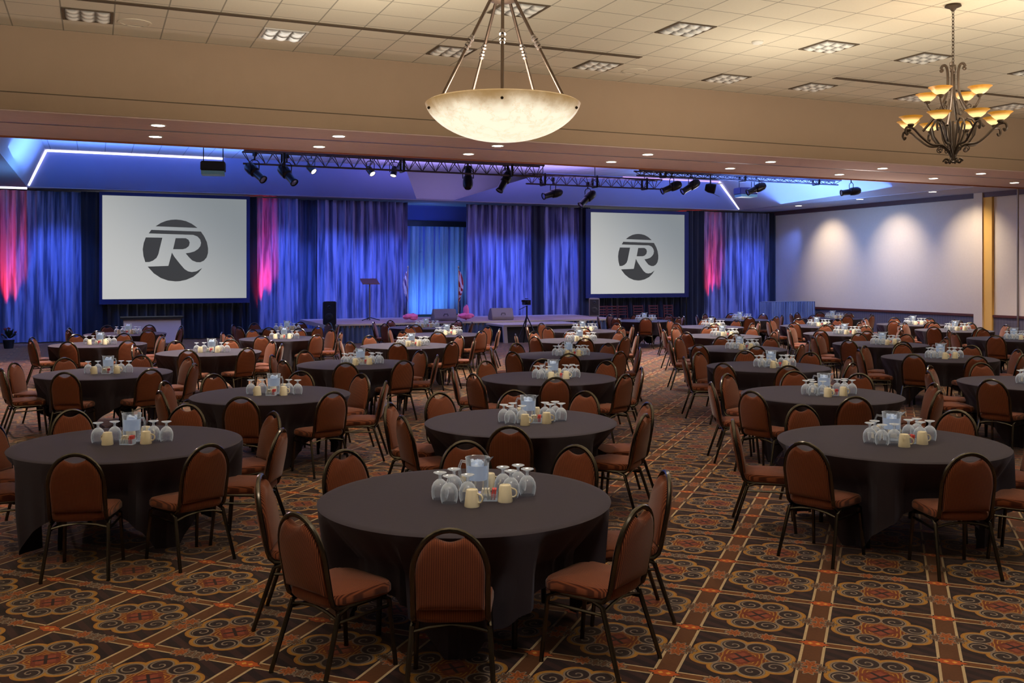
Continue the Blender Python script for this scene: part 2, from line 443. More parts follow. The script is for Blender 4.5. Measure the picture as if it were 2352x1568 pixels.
# tray ceiling behind the beam
TL, TR, TB = -1.94, 24.8, 33.1       # bottom edges
UL, UR, UB = -1.4, 23.2, 32.3        # top edges
low = MB()
low.bb((XL, YS1, ZL), (TL, YB, ZL+.05)).bb((TR, YS1, ZL), (XR, YB, ZL+.05)).bb((TL, TB, ZL), (TR, YB, ZL+.05))
struct(low.build('ceiling_low_border', M['paint']))
struct(MB().bb((UL, YS1, ZT), (UR, YB, ZT+.05)).build('ceiling_tray', M['tile_back']))
struct(MB().quad((TL, YS1, ZL+.02), (TL, TB, ZL+.02), (UL, UB, ZT), (UL, YS1, ZT)).build('ceiling_slope_left', M['paint']))
struct(MB().quad((TR, YS1, ZL+.02), (TR, TB, ZL+.02), (UR, UB, ZT), (UR, YS1, ZT)).build('ceiling_slope_right', M['paint']))
def slope_pt(px, t):                  # point on the back slope at height fraction t
    Y = TB+(UB-TB)*t; p = on_y(px, 500, Y); return Vector((p.x, Y, ZL+.02+(ZT-ZL-.02)*t))
gl0, gl1 = slope_pt(957, 0), slope_pt(930, 1); gr0, gr1 = slope_pt(1040, 0), slope_pt(1250, 1)
struct(MB().quad((TL, TB, ZL+.02), gl0, gl1, (UL, UB, ZT)).build('ceiling_slope_back', M['paint_blue_lit']))
struct(MB().quad(gr0, (TR, TB, ZL+.02), (UR, UB, ZT), gr1).build('ceiling_slope_stage', M['paint_blue_lit']))
gb = 1.6
struct(MB().quad(gl0, gr0, gr1+Vector((.4, gb, .0)), gl1+Vector((.5, gb, .0))).quad(gl0, gl1, gl1+Vector((.5, gb, 0))).quad(gr0, gr1, gr1+Vector((.4, gb, 0))).build('ceiling_alcove', M['paint_light']))
# right wall dressing
struct(MB().bb((XR-.03, 23.06, 0), (XR, YB, .76)).bb((XR-.03, YF, 0), (XR, 22.42, .76)).build('trim_1', M['wainscot']))
struct(MB().bb((XR-.07, YF, .76), (XR, YB, .84)).build('trim_2', M['rail']))
struct(MB().bb((XR-.12, YS1, ZL-.16), (XR, YB, ZL)).build('trim_3', M['crown']))
struct(MB().bb((XR-.16, 22.72, 0), (XR, 23.06, ZL)).build('trim_4', M['wallpaper']))
struct(MB().bb((XR-.10, 22.40, .0), (XR, 22.72, ZL)).build('trim_5', M['yellow_lit']))
pp = on_x(2338, 600, XR-.5)
tag(MB().tube([(pp.x, pp.y, 0), (pp.x, pp.y, ZL)], .03, 10).build('partition_post', M['steel']), 'thin pale metal post standing by the papered wall at the frame edge', 'post')
# stage recess
# dark gap tracks in the ceiling
a = on_z(180, 0, ZM).x; b = on_z(1470, 132, ZM).x; c2 = on_z(1910, 180, ZM).x
struct(MB().bb((XL, 15.48, ZM-.012), (b, 15.62, ZM)).bb((c2, 15.48, ZM-.012), (XR, 15.62, ZM)).build('ceiling_track', M['dark_gap']))

# cove led strips
def strip(pts, label, m='led'):
    tag(MB().tube(pts, .035, 6).build('ceiling_led_strip', M[m]), label, 'light strip')
strip([(TL+.05, TB-.05, ZL+.06), (UL+.03, UB-.05, ZT-.04)], 'white glowing light strip along the slanted ceiling corner over the left curtain')
strip([(UL+.03, UB-.05, ZT-.04), (UL+5.2, UB-.05, ZT-.04)], 'glowing light strip at the tray ceiling edge high above the left screen')
strip([(TL-4.5, TB, ZL-.03), (TL, TB, ZL-.03)], 'short glowing light strip at the low ceiling above the leftmost curtain')
strip([(UR-4.5, UB-.05, ZT-.04), (UR-.03, UB-.05, ZT-.04)], 'pinkish glowing light strip at tray ceiling edge above the right screen', 'led_pink')
strip([(TR-.05, TB-.05, ZL+.06), (UR-.03, UB-.05, ZT-.04)], 'glowing light strip along the slanted ceiling corner over the rightmost curtain')

# ------------------------------------------------------------------ ceiling fixtures
def snap(p, X0=.27, Y0=17.66, s=.76):
    return (X0+(math.floor((p.x-X0)/s)+.5)*s, Y0+(math.floor((p.y-Y0)/s)+.5)*s)
def troffer(name, lit, label, px, py):
    x, y = snap(on_z(px, py, ZM))
    t = thing(name, label, 'ceiling light', (x, y, ZM), 0, 'recessed louvre lights in the tiled ceiling')
    MB().bb((-.37, -.37, -.012), (.37, -.33, 0)).bb((-.37, .33, -.012), (.37, .37, 0)).bb((-.37, -.33, -.012), (-.33, .33, 0)).bb((.33, -.33, -.012), (.37, .33, 0)).build('frame', M['dark_gap'] if not lit else M['whitem'], t, False)
    mb = MB()                                     # 3x3 curved parabolic cells
    for i in range(3):
        for j in range(3 if not lit else 3):
            x0, y0, w = -.33+.22*i, -.33+.22*j, .22; n = 6
            vs = []
            for k in range(n+1):
                a = k/n; zz = -.008+.03*(1-(2*a-1)**2)*-1*.0
                for q in range(n+1):
                    bq = q/n; h = (1-(2*a-1)**2)*(1-(2*bq-1)**2)
                    vs.append((x0+w*a, y0+w*bq, -.004-.05*h+.0))
            mb.add(vs, [(k*(n+1)+q, k*(n+1)+q+1, (k+1)*(n+1)+q+1, (k+1)*(n+1)+q) for k in range(n) for q in range(n)])
    mb.build('louver', M['louver_lit'] if lit else M['louver'], t)
TROFF = [(650, 84, 1, 'lit louvre ceiling light above the soffit, left of the bowl pendant'), (200, 40, 0, 'dim louvre ceiling light at the far left end of the tiled ceiling'),
 (1205, 28, 0, 'unlit louvre ceiling light directly behind the bowl pendant stem'), (1033, 120, 0, 'unlit louvre ceiling light seen between the left rods of the bowl pendant'),
 (1570, 70, 0, 'unlit louvre ceiling light right of the bowl pendant, nearest the top edge'), (1370, 153, 0, 'unlit louvre ceiling light just right of the bowl pendant by the beam'),
 (1665, 184, 0, 'unlit louvre ceiling light by the beam, second right of the bowl pendant'), (1900, 110, 0, 'unlit louvre ceiling light midway between the two hanging fixtures, nearer row'),
 (1865, 203, 0, 'unlit louvre ceiling light by the beam, third right of the bowl pendant'), (2115, 135, 0, 'unlit louvre ceiling light behind the chandelier chain'),
 (2095, 228, 0, 'unlit louvre ceiling light behind the chandelier shades'), (2335, 170, 0, 'unlit louvre ceiling light at the far right, beyond the chandelier'), (2330, 245, 0, 'unlit louvre ceiling light by the beam at the far right end')]
for (px, py, lit, lb) in TROFF: troffer('ceiling_light', lit, lb, px, py)
def dome(px, py, r, label, name, cat, m):
    p = on_z(px, py, ZM)
    tag(MB().lathe([(r, 0), (r, -.02), (r*.8, -.045), (r*.3, -.055), (.001, -.056)], (p.x, p.y, ZM), 20).build(name, m), label, cat)
dome(1740, 95, .10, 'small white smoke detector on the ceiling tiles', 'smoke_detector', 'smoke detector', M['whitem'])
for (px, py, lb) in ((310, 52, 'flush round ceiling speaker left of the lit louvre light'), (1458, 163, 'flush round ceiling speaker near the beam right of the pendant')):
    p = on_z(px, py, ZM)
    t = thing('ceiling_speaker', lb, 'speaker', (p.x, p.y, ZM))
    MB().lathe([(.26, 0), (.26, -.01), (.22, -.012), (.22, 0)], (0, 0, 0), 24).build('rim', M['tile'], t)
    MB().lathe([(.22, -.006), (.001, -.010)], (0, 0, 0), 24).build('grille', M['tile'], t)

dl_front = [(363, 287), (778, 312), (1143, 334), (1488, 354), (1770, 371), (2027, 386), (2253, 398)]
dl_back = [(357, 313), (733, 336), (1076, 353), (1404, 371), (1677, 386), (1928, 400), (2144, 409), (2330, 419)]
dl_wall = [(1834, 472), (1975, 457), (2142, 440)]
ORD = ['first', 'second', 'third', 'fourth', 'fifth', 'sixth', 'seventh', 'eighth', 'ninth', 'tenth']
def downlight(px, py, label, e, sz, blend=.6, col_=(1, .88, .70), aim=None):
    p = on_z(px, py, ZL)
    t = thing('downlight', label, 'ceiling light', (p.x, p.y, ZL), 0, 'recessed round downlights')
    MB().lathe([(.145, 0), (.145, -.012), (.112, -.012), (.112, 0)], (0, 0, 0), 20).build('rim', M['whitem'], t)
    MB().lathe([(.115, -.013), (.001, -.014)], (0, 0, 0), 20).build('bulb', M['lamp'], t)
    L = bpy.data.lights.new('downlight_lamp', 'SPOT'); L.energy = e; L.color = col_; L.spot_size = R(sz); L.spot_blend = blend; L.shadow_soft_size = .09
    o = bpy.data.objects.new('downlight_lamp', L); col.objects.link(o); o.location = (p.x, p.y, ZL-.05)
    if aim: o.rotation_euler = (Vector(aim)-o.location).to_track_quat('-Z', 'Y').to_euler()
for i, (px, py) in enumerate(dl_front): downlight(px, py, f'glowing downlight, {ORD[i]} from the left in the near soffit row', 760, 95)
for i, (px, py) in enumerate(dl_back): downlight(px, py, f'glowing downlight, {ORD[i]} from the left in the far soffit row', 760, 95)
for i, (px, py) in enumerate(dl_wall):
    p = on_z(px, py, ZL)
    downlight(px, py, f'glowing downlight, {ORD[i]} from the curtain in the row beside the papered wall', 430, 80, 1.0, (1, .86, .64), (XR+.5, p.y, 2.2))

def vent(px, py, z, label):
    pass

# ------------------------------------------------------------------ pendant bowl
PD = 7.4
pc = at_d(1155, 240, PD); rz_ = .60
t = thing('bowl_pendant', 'large alabaster bowl pendant lamp hanging on five bronze rods', 'pendant lamp', pc)
prof = [(rz_*math.cos(a)*1.0, -.285*math.sin(a)) for a in [i*PI/2/14 for i in range(14)]]+[(.001, -.285)]
prof = [(r*(1-.06*math.sin(2*math.asin(min(1, -z/.285)))), z) for r, z in prof]
inner = [(r*.95, z+.02) for r, z in reversed(prof)]
MB().lathe([(rz_-.02, .012)]+prof, (0, 0, 0), 56).build('bowl', M['bowl'], t)
hub_z = .83
for k, ad in enumerate((-90, -18, 54, 126, 198)):
    a = R(ad)-AL; rr = .50
    p0 = Vector((rr*math.cos(a), rr*math.sin(a), -.0)); p1 = Vector((.085*math.cos(a), .085*math.sin(a), hub_z))
    rod = MB().tube([p0, p1], .0125, 10); d = (p1-p0)
    ro = rod.build('rod', M['bronze_rod'], t)
    cm = MB()
    for f, r_ in ((.50, .020), (.53, .024), (.555, .017), (.585, .026), (.61, .018)):
        q = p0+d*f; cm.tube([q-d.normalized()*.008, q+d.normalized()*.008], r_, 10)
    cm.build('collar', M['steel'], ro)
    sp = Vector((.585*math.cos(a), .585*math.sin(a), -.055))
    MB().ico(sp, .011).build('stud', M['iron'], t)
MB().lathe([(.02, hub_z+.04), (.10, hub_z+.04), (.12, hub_z), (.10, hub_z-.03), (.03, hub_z-.05), (.001, hub_z-.05)], (0, 0, 0), 20).build('hub', M['bronze_rod'], t)
MB().tube([(0, 0, hub_z+.03), (0, 0, ZM-pc.z-.05)], .02, 10).build('stem', M['bronze_rod'], t)
MB().lathe([(.001, ZM-pc.z-.06), (.10, ZM-pc.z-.05), (.16, ZM-pc.z-.002), (.001, ZM-pc.z-.001)], (0, 0, 0), 20).build('canopy', M['bronze_rod'], t)
def point(loc, e, c, r=.1):
    L = bpy.data.lights.new('lamp', 'POINT'); L.energy = e; L.color = c; L.shadow_soft_size = r
    o = bpy.data.objects.new('lamp', L); col.objects.link(o); o.location = loc; return o
WARM = (1, .91, .79)
point(pc+Vector((0, 0, -.05)), 130, WARM, .25)

# ------------------------------------------------------------------ chandelier
cd = 14.5
cb = at_d(2189, 375, cd); cz = lambda Y: HC+(630-.2552*Y)/151.7-cb.z
ct = thing('chandelier', 'wrought iron chandelier with scrolled arms and glowing amber glass shades', 'chandelier', cb)
top = ZM-cb.z
MB().lathe([(.001, top), (.11, top), (.12, top-.03), (.05, top-.06), (.02, top-.10), (.001, top-.10)], (0, 0, 0), 20).build('canopy', M['iron'], ct)
ch = MB(); zc = top-.09; k = 0
while zc > cz(600)+.02:
    ring = []
    for i in range(10):
        a = 2*PI*i/10; w, h = .017*math.cos(a), .034*math.sin(a)
        ring.append((w, 0, zc-.028+h) if k % 2 else (0, w, zc-.028+h))
    ch.tube(ring, .0055, 5, closed=True); zc -= .052; k += 1
ch.build('chain', M['iron'], ct)
MB().tube([(0, 0, 0.02), (0, 0, cz(1090))], [.03, .02], 8).lathe([(.001, 0), (.05, .015), (.03, .04), (.03, .06)], (0, 0, 0), 12).build('stem', M['iron'], ct)
MB().lathe([(.0, cz(600)), (.025, cz(605)), (.045, cz(640)), (.02, cz(665)), (.001, cz(670))], (0, 0, 0), 12).build('top_knob', M['iron'], ct)
def pol(a, r, z): return (r*math.cos(a), r*math.sin(a), z)
def spiral(cr, cz_, r0, a0, turns, sgn, n=16):
    out = []
    for i in range(n+1):
        f = i/n; rr = r0*(1-.8*f); a = a0+sgn*2*PI*turns*f
        out.append((cr+rr*math.cos(a), cz_+rr*math.sin(a)))
    return out
def smooth(pts, n=6):
    P = [Vector(p) for p in pts]; out = []
    for i in range(len(P)-1):
        p0, p1, p2, p3 = P[max(i-1, 0)], P[i], P[i+1], P[min(i+2, len(P)-1)]
        for k in range(n):
            u = k/n; out.append(.5*((2*p1)+(p2-p0)*u+(2*p0-5*p1+4*p2-p3)*u*u+(3*p1-p0-3*p2+p3)*u**3))
    out.append(P[-1]); return out
def shade(parent, x, y, z):
    so_ = MB().lathe([(.035, 0), (.07, .015), (.11, .05), (.135, .085), (.172, .112), (.166, .112), (.128, .088), (.10, .055), (.06, .022)], (0, 0, 0), 20).build('glass_shade', M['shade'], parent); so_.location = (x, y, z)
    MB().lathe([(.001, -.05), (.03, -.045), (.05, -.02), (.045, 0), (.02, .01)], (x, y, z), 12).build('cup', M['iron'], parent)
for k in range(4):                              # long body bars from the top scrolls, flaring out
    a = R(45+90*k+10)-AL
    pr = [(.17, cz(610)), (.15, cz(585)), (.12, cz(580)), (.09, cz(600)), (.075, cz(660)), (.075, cz(760)), (.10, cz(860)), (.19, cz(980)), (.33, cz(1090)), (.43, cz(1160))]
    pts = smooth([(r, z) + (0,) for r, z in pr])
    sp = spiral(.165, cz(625), .03, PI/2, 1.1, 1)
    MB().tube([pol(a, p[0], p[1]) for p in pts], .020, 7).tube([pol(a, r, z) for r, z in sp], .014, 6).build('bar', M['iron'], ct)
for k in range(4):                              # upper tier
    a = R(-140+90*k)-AL
    pr = [(.10, cz(900)), (.20, cz(1010)), (.32, cz(990)), (.39, cz(930)), (.40, cz(905))]
    pts = smooth([(r, z, 0) for r, z in pr])
    am = MB().tube([pol(a, p[0], p[1]) for p in pts], .015, 6).tube([pol(a, r, z) for r, z in spiral(.25, cz(975), .06, 0, 1.2, -1)], .008, 6).build('arm', M['iron'], ct)
    shade(am, *pol(a, .40, cz(880)))
    point(cb+Vector(pol(a, .40, cz(800))), 4, (1, .84, .64), .08)
for k in range(8):                              # lower tier
    a = R(-90+45*k+4)-AL
    pr = [(.02, cz(1440)), (.05, cz(1380)), (.16, cz(1310)), (.34, cz(1300)), (.50, cz(1230)), (.62, cz(1160)), (.72, cz(1150)), (.745, cz(1190)), (.72, cz(1215)), (.70, cz(1195))]
    pts = smooth([(r, z, 0) for r, z in pr])
    mb = MB().tube([pol(a, p[0], p[1]) for p in pts], .018, 7)
    mb.tube([pol(a, r, z) for r, z in spiral(.19, cz(1345), .05, PI/2, 1.2, -1)], .009, 6)
    mb.tube([pol(a, r, z) for r, z in [(.20, cz(1310)), (.30, cz(1230)), (.33, cz(1150)), (.27, cz(1090)), (.20, cz(1075)), (.14, cz(1110)), (.11, cz(1200)), (.06, cz(1340))]], .015, 6)
    mb.tube([pol(a, r, z) for r, z in spiral(.10, .03, .045, 0, 1.1, 1)], .012, 6)
    am = mb.build('arm', M['iron'], ct)
    shade(am, *pol(a, .66, cz(1120)))
    if k % 2 == 0: point(cb+Vector(pol(a, .66, cz(1030))), 5.5, (1, .84, .64), .1)

# ------------------------------------------------------------------ drapes, screens, stage
YC = 33.6
def X_at(px, Y=YC): return on_y(px, 600, Y).x
def drape(name, px0, px1, ztop, zbot, m, label, cat='curtain', Y=YC, amp=.075, wl=.30, seed=0, group=None, gather=True):
    x0, x1 = (X_at(px0, Y), X_at(px1, Y)) if px0 is not None else px1
    q = random.Random(seed); n = max(24, int((x1-x0)/wl*14)); rows = 18
    ph = [q.uniform(0, 6.3) for _ in range(6)]; vs = []
    for j in range(rows+1):
        f = j/rows; z = ztop+(zbot-ztop)*f
        for i in range(n+1):
            x = x0+(x1-x0)*i/n; s = x/wl*2*PI
            w1 = math.sin(s+ph[0]+1.2*math.sin(x*1.3+ph[1]))
            w2 = math.sin(s*.37+ph[2]+.6*math.sin(f*2+ph[3])); w3 = math.sin(s*2.1+ph[4])
            k = (.45+.55*f) if gather else 1
            w1 = math.copysign(abs(w1)**.7, w1); y = amp*((1.15-.35*f)*w1 + k*w2*.9 + (.45*(1-f))*w3)
            vs.append((x+.03*f*math.sin(s*.37+ph[5]), Y+y, z))
    W = n+1
    o = MB().add(vs, [(j*W+i, j*W+i+1, (j+1)*W+i+1, (j+1)*W+i) for j in range(rows) for i in range(n)]).build(name, m)
    return tag(o, label, cat, group)
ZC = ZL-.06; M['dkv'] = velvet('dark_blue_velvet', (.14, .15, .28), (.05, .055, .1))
G1 = 'drapes along the stage wall'
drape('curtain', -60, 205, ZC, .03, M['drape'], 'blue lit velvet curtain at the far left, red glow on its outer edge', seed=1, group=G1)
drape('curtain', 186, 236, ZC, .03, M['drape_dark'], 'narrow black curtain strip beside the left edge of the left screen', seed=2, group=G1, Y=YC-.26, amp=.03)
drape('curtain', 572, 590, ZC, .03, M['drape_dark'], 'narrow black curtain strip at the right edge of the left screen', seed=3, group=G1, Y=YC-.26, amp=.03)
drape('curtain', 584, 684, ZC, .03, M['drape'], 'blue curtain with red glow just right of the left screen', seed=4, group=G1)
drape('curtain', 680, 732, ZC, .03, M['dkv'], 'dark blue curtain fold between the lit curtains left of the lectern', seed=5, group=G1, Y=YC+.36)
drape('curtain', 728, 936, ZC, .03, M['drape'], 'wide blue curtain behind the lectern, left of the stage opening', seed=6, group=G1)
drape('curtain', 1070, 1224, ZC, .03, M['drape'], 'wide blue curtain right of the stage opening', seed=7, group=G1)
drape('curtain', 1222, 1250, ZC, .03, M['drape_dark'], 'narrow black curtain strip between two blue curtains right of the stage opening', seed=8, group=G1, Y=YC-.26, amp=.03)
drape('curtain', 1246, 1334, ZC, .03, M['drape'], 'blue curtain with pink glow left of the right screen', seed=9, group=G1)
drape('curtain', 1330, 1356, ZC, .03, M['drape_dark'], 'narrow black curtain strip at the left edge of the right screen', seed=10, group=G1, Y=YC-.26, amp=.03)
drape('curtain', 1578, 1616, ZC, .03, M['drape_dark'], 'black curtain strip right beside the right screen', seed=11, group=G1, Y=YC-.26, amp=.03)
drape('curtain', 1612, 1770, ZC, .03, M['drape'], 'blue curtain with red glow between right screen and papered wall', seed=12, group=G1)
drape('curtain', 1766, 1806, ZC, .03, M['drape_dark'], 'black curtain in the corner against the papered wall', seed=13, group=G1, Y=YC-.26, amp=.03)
bz = on_y(1000, 508, 35.6).z
drape('backdrop_curtain', 925, 1078, bz-.1, .6, M['backdrop'], 'pale blue pleated backdrop curtain in the stage opening', Y=35.6, amp=.05, wl=.21, seed=14, gather=False)
p0, p1 = on_y(925, 508, 35.5), on_y(1078, 521, 35.5)
struct(MB().bb((p0.x, 35.42, bz-.21), (p1.x, 35.58, bz)).build('trim_6', M['blackp']))
struct(MB().bb((p0.x-.3, 35.66, .6), (p1.x+.3, 35.74, ZL)).build('wall_stage', mat('blue_lit_wall', lin((120, 130, 200)), .8)))  # blue stage light partly put into the wall colour
# logo outlines, traced in image units of the left screen then rebuilt at true scale
LOGO = [[(400, 275), (500, 205), (600, 160), (700, 137), (790, 132), (880, 140), (980, 165), (1090, 220), (1200, 308)],
 [(320, 350), (1265, 385), (1330, 490), (1380, 610), (1402, 740), (1400, 840), (1375, 930), (1320, 1000), (1250, 1033), (1180, 1030), (1100, 995), (1040, 930), (975, 845), (1060, 830), (1140, 805), (1210, 755), (1255, 690), (1268, 620), (1250, 550), (1200, 490), (1120, 455), (270, 425)],
 [(215, 510), (530, 515), (480, 740), (455, 860), (420, 940), (350, 1000), (280, 1028), (205, 1030), (170, 900), (157, 760), (175, 630)],
 [(783, 525), (975, 525), (1030, 560), (1052, 620), (1035, 690), (980, 740), (915, 758), (735, 758)],
 [(250, 1125), (645, 1110), (712, 830), (760, 920), (860, 1060), (950, 1175), (1020, 1225), (1090, 1240), (1180, 1225), (1290, 1155), (1220, 1250), (1120, 1340), (980, 1405), (860, 1432), (780, 1437), (640, 1420), (500, 1365), (370, 1270)]]
YSC = 33.2
k9 = 170/1568
LP = [[on_y(320+x*k9, 490+y*k9, YSC-.03) for x, y in pg] for pg in LOGO]
cx0 = sum((on_y(320+157*k9, 560, YSC).x, on_y(320+1402*k9, 560, YSC).x))/2
cz0 = (on_y(404, 490+132*k9, YSC).z+on_y(404, 490+1437*k9, YSC).z)/2
h0 = on_y(404, 490+132*k9, YSC).z-on_y(404, 490+1437*k9, YSC).z
w0 = on_y(320+1402*k9, 560, YSC).x-on_y(320+157*k9, 560, YSC).x
def screen(name, label, outer, inner, lx, ly0, ly1):
    a, b = on_y(outer[0], outer[1], YSC), on_y(outer[2], outer[3], YSC)
    c, d = on_y(inner[0], inner[1], YSC), on_y(inner[2], inner[3], YSC)
    t = thing(name, label, 'projection screen', ((a.x+b.x)/2, YSC, 0))
    ox = (a.x+b.x)/2
    x0, x1, z0, z1 = a.x-ox, b.x-ox, b.z, a.z; i0, i1, j0, j1 = c.x-ox, d.x-ox, d.z, c.z
    MB().bb((x0, 0, z0), (x1, .06, j0)).bb((x0, 0, j1), (x1, .06, z1)).bb((x0, 0, j0), (i0, .06, j1)).bb((i1, 0, j0), (x1, .06, j1)).build('frame', M['navy'], t, False)
    MB().bb((i0, -.005, j0), (i1, .03, j1)).build('screen_surface', M['screen'], t, False)
    tc, bc = on_y(lx, ly0, YSC).z, on_y(lx, ly1, YSC).z; s = (tc-bc)/h0; mx, mz = on_y(lx, 600, YSC).x-ox, (tc+bc)/2
    mb = MB()
    for pg in LP: mb.quad(*[(mx+(p.x-cx0)*s*h0/w0*1.0, -.012, mz+(p.z-cz0)*s) for p in pg])
    mb.build('logo', M['logo'], t, False)
    for sx in (x0+.3, x1-.3):
        MB().bb((sx-.04, .08, 0), (sx+.04, .14, z0)).bb((sx-.05, -.4, 0), (sx+.05, .15, .04)).build('leg', M['blackm'], t, False)
    return ox+x0, ox+x1, z0
sl = screen('projection_screen', 'left projection screen with round grey letter emblem in a navy border', (228, 440, 574, 695), (235, 448, 566, 684), 404, 504, 646)
sr = screen('projection_screen', 'right projection screen with round grey letter emblem in a navy border', (1346, 479, 1582, 682), (1357, 487, 1572, 673), 1466, 537, 644)
drape('screen_skirt', None, (sl[0]-.1, sl[1]+.1), sl[2]-.01, .03, M['drape_dark'], 'black drape hanging under the left projection screen', 'drape', Y=YSC+.28, seed=20)
drape('screen_skirt', None, (sr[0]-.1, sr[1]+.1), sr[2]-.01, .03, M['drape_dark'], 'black drape hanging under the right projection screen', 'drape', Y=YSC+.28, seed=21)

# stage
ZS = .61; SY = 29.4
sx0, sx1 = X_at(745, SY), X_at(1425, SY)
stg = thing('stage', 'low carpeted stage platform with a blue pleated skirt', 'stage', ((sx0+sx1)/2, SY, 0)); ox = (sx0+sx1)/2
MB().bb((sx0-ox, .02, ZS-.12), (sx1-ox, YC-.35-SY, ZS)).build('deck', M['stage_floor'], stg, False)
sk = []; n = 700
for j in range(2):
    for i in range(n+1):
        x = sx0-ox+(sx1-sx0)*i/n; sk.append((x, .0+.03*math.sin(x/.16*2*PI), (ZS-.02) if j == 0 else .01))
MB().add(sk, [(i, i+1, n+2+i, n+1+i) for i in range(n)]).build('skirt', M['skirt'], stg)
MB().bb((sx0-ox, -.05, ZS-.05), (sx1-ox, .02, ZS+.004)).build('edge_trim', M['creamtrim'], stg, False)
rp0, rp1 = X_at(1150, 28.2), X_at(1322, 28.2)
rp = thing('stage_step', 'dark sided stage step with cream nosing in front of the platform', 'step', ((rp0+rp1)/2, 28.5, 0)); w = (rp1-rp0)/2
MB().prism([(-.75, 0), (.75, 0), (.75, .5), (-.62, .5)], 'x', -w, w).build('box', M['grille'], rp, False)
MB().bb((-w-.06, -.70, .50), (w+.06, .78, .56)).build('tread', M['creamtrim'], rp, False)
MB().prism([(-.80, 0), (-.70, 0), (-.60, .5), (-.70, .5)], 'x', -w-.08, -w+.04).build('side_trim', M['creamtrim'], rp, False)

def flag(px, label, m, lean):
    p = on_y(px, 700, 33.0); zt = on_y(px, 616, 33.0).z; zb = on_y(px, 690, 33.0).z
    t = thing('flag', label, 'flag', (p.x, 33.0, ZS))
    h = zt-ZS
    MB().tube([(0, 0, .03), (0, 0, h)], .012, 8).build('pole', M['gold'], t)
    MB().lathe([(.18, 0), (.18, .03), (.06, .06), (.02, .12)], (0, 0, 0), 16).build('stand', M['gold'], t)
    MB().lathe([(.001, h+.10), (.03, h+.05), (.012, h), (.001, h)], (0, 0, 0), 10).build('finial', M['gold'], t)
    vs = []; n, r = 22, 10
    for j in range(r+1):
        f = j/r; z = h-.06-(zt-zb)*.98*f
        for i in range(n+1):
            g = i/n; wd = (.04+.15*math.sin(PI*min(1, f*.9+.12)))*(1-.35*max(0, f-.6))
            vs.append((lean*wd*g, .03*math.sin(g*11+f*1.5)*(.3+f), z - .10*g*(1-f)))
    W = n+1
    MB().add(vs, [(j*W+i, j*W+i+1, (j+1)*W+i+1, (j+1)*W+i) for j in range(r) for i in range(n)]).build('flag_cloth', m, t)
flag(937, 'furled pale flag on a pole at the left side of the stage opening', M['flag_a'], -1)
flag(1053, 'furled red and white striped flag on a pole right of the stage opening', M['flag_b'], 1)

# lectern stand
p = on_y(849, 735, 31.5); zt = on_y(849, 646, 31.5).z
t = thing('lectern', 'slim lectern on a thin pole standing on the stage before the blue curtain', 'lectern', (p.x, 31.5, ZS)); h = zt-ZS
MB().tube([(0, 0, .02), (0, 0, h)], .025, 10).build('pole', M['steel'], t)
MB().box((0, 0, h), (.58, .40, .025), Matrix.Rotation(R(25), 3, 'X')).bb((-.29, -.22, h-.10), (.29, -.17, h-.055)).build('desk', mat('lectern_desk', lin((120, 88, 96)), .5), t, False)
for k in range(3):
    a = R(90+120*k); MB().tube([(0, 0, .10), (.35*math.cos(a), .35*math.sin(a), .015)], .015, 8).build('leg', M['blackm'], t)

def wedge(px, label):
    p = on_y(px, 736, 30.0)
    t = thing('stage_monitor', label, 'speaker', (p.x, 30.1, ZS+.004), R(-6), 'wedge monitors on the stage')
    MB().prism([(-.25, 0), (.25, 0), (.30, .12), (.05, .40), (-.12, .40), (-.28, .10)], 'x', -.38, .38).build('cabinet', M['speaker'], t, False, .015)
    MB().tube([(-.07, -.285, .17), (-.06, -.30, .24), (.06, -.30, .24), (.07, -.285, .17)], .012, 6).build('handle', M['blackp'], t)
    MB().box((0, .185, .27), (.68, .012, .34), Matrix.Rotation(R(42), 3, 'X')).build('grille', M['grille'], t, False)
wedge(1022, 'grey wedge stage monitor beside the stage opening, nearer the lectern'); wedge(1153, 'grey wedge stage monitor on the stage nearer the camera tripod')
def pinkpile(px, label, tall, seed):
    p = on_y(px, 740, 29.75); q = random.Random(seed); mb = MB()
    for i in range(8): mb.ico((q.uniform(-.22, .22), q.uniform(-.10, .10), .13+q.uniform(0, .05)), q.uniform(.08, .14), seed+i, (1.2, 1, .7))
    if tall: mb.ico((-.08, 0, .26), .2, 9, (.55, .6, 1.2))
    o = mb.build('pink_drape', M['pink']); o.location = (p.x, 29.75, ZS+.03); tag(o, label, 'fabric')
pinkpile(943, 'crumpled pink fabric on the stage left of the wedge monitors', 0, 3); pinkpile(1076, 'taller crumpled pink fabric on the stage between the wedge monitors', 1, 8)

def pa(px, py0, py1, Y, label, m, base=0., pole=True, w=.40):
    p = on_y(px, py1, Y); zt = on_y(px, py0, Y).z; zb = max(on_y(px, py1, Y).z, base+.004)
    t = thing('loudspeaker', label, 'speaker', (p.x, Y, base), AL*-1)
    MB().prism([(-w/2*1, -.18), (w/2, -.18), (w*.36, .20), (-w*.36, .20)], 'z', zb-base, zt-base).build('cabinet', m, t, False, .02)
    H = zt-zb
    MB().bb((-w*.42, -.195, zb-base+.04), (w*.42, -.181, zt-base-.05)).build('grille', M['grille'], t, False)
    MB().lathe([(.001, 0), (.06, .02), (.15, .0), (.16, -.01)], (0, -.19, zb-base+H*.33), 20, Matrix.Rotation(R(90), 3, 'X')).build('woofer', M['blackp'], t)
    MB().lathe([(.001, 0), (.04, .02), (.08, -.01)], (0, -.19, zb-base+H*.75), 16, Matrix.Rotation(R(90), 3, 'X')).build('tweeter', M['blackp'], t)
    if zb-base > .05: MB().bb((-w*.3, -.12, 0), (w*.3, .15, zb-base)).build('riser', M['blackp'], t, False)
pa(759, 692, 745, 28.9, 'black loudspeaker standing at the left front corner of the stage', M['blackp'])
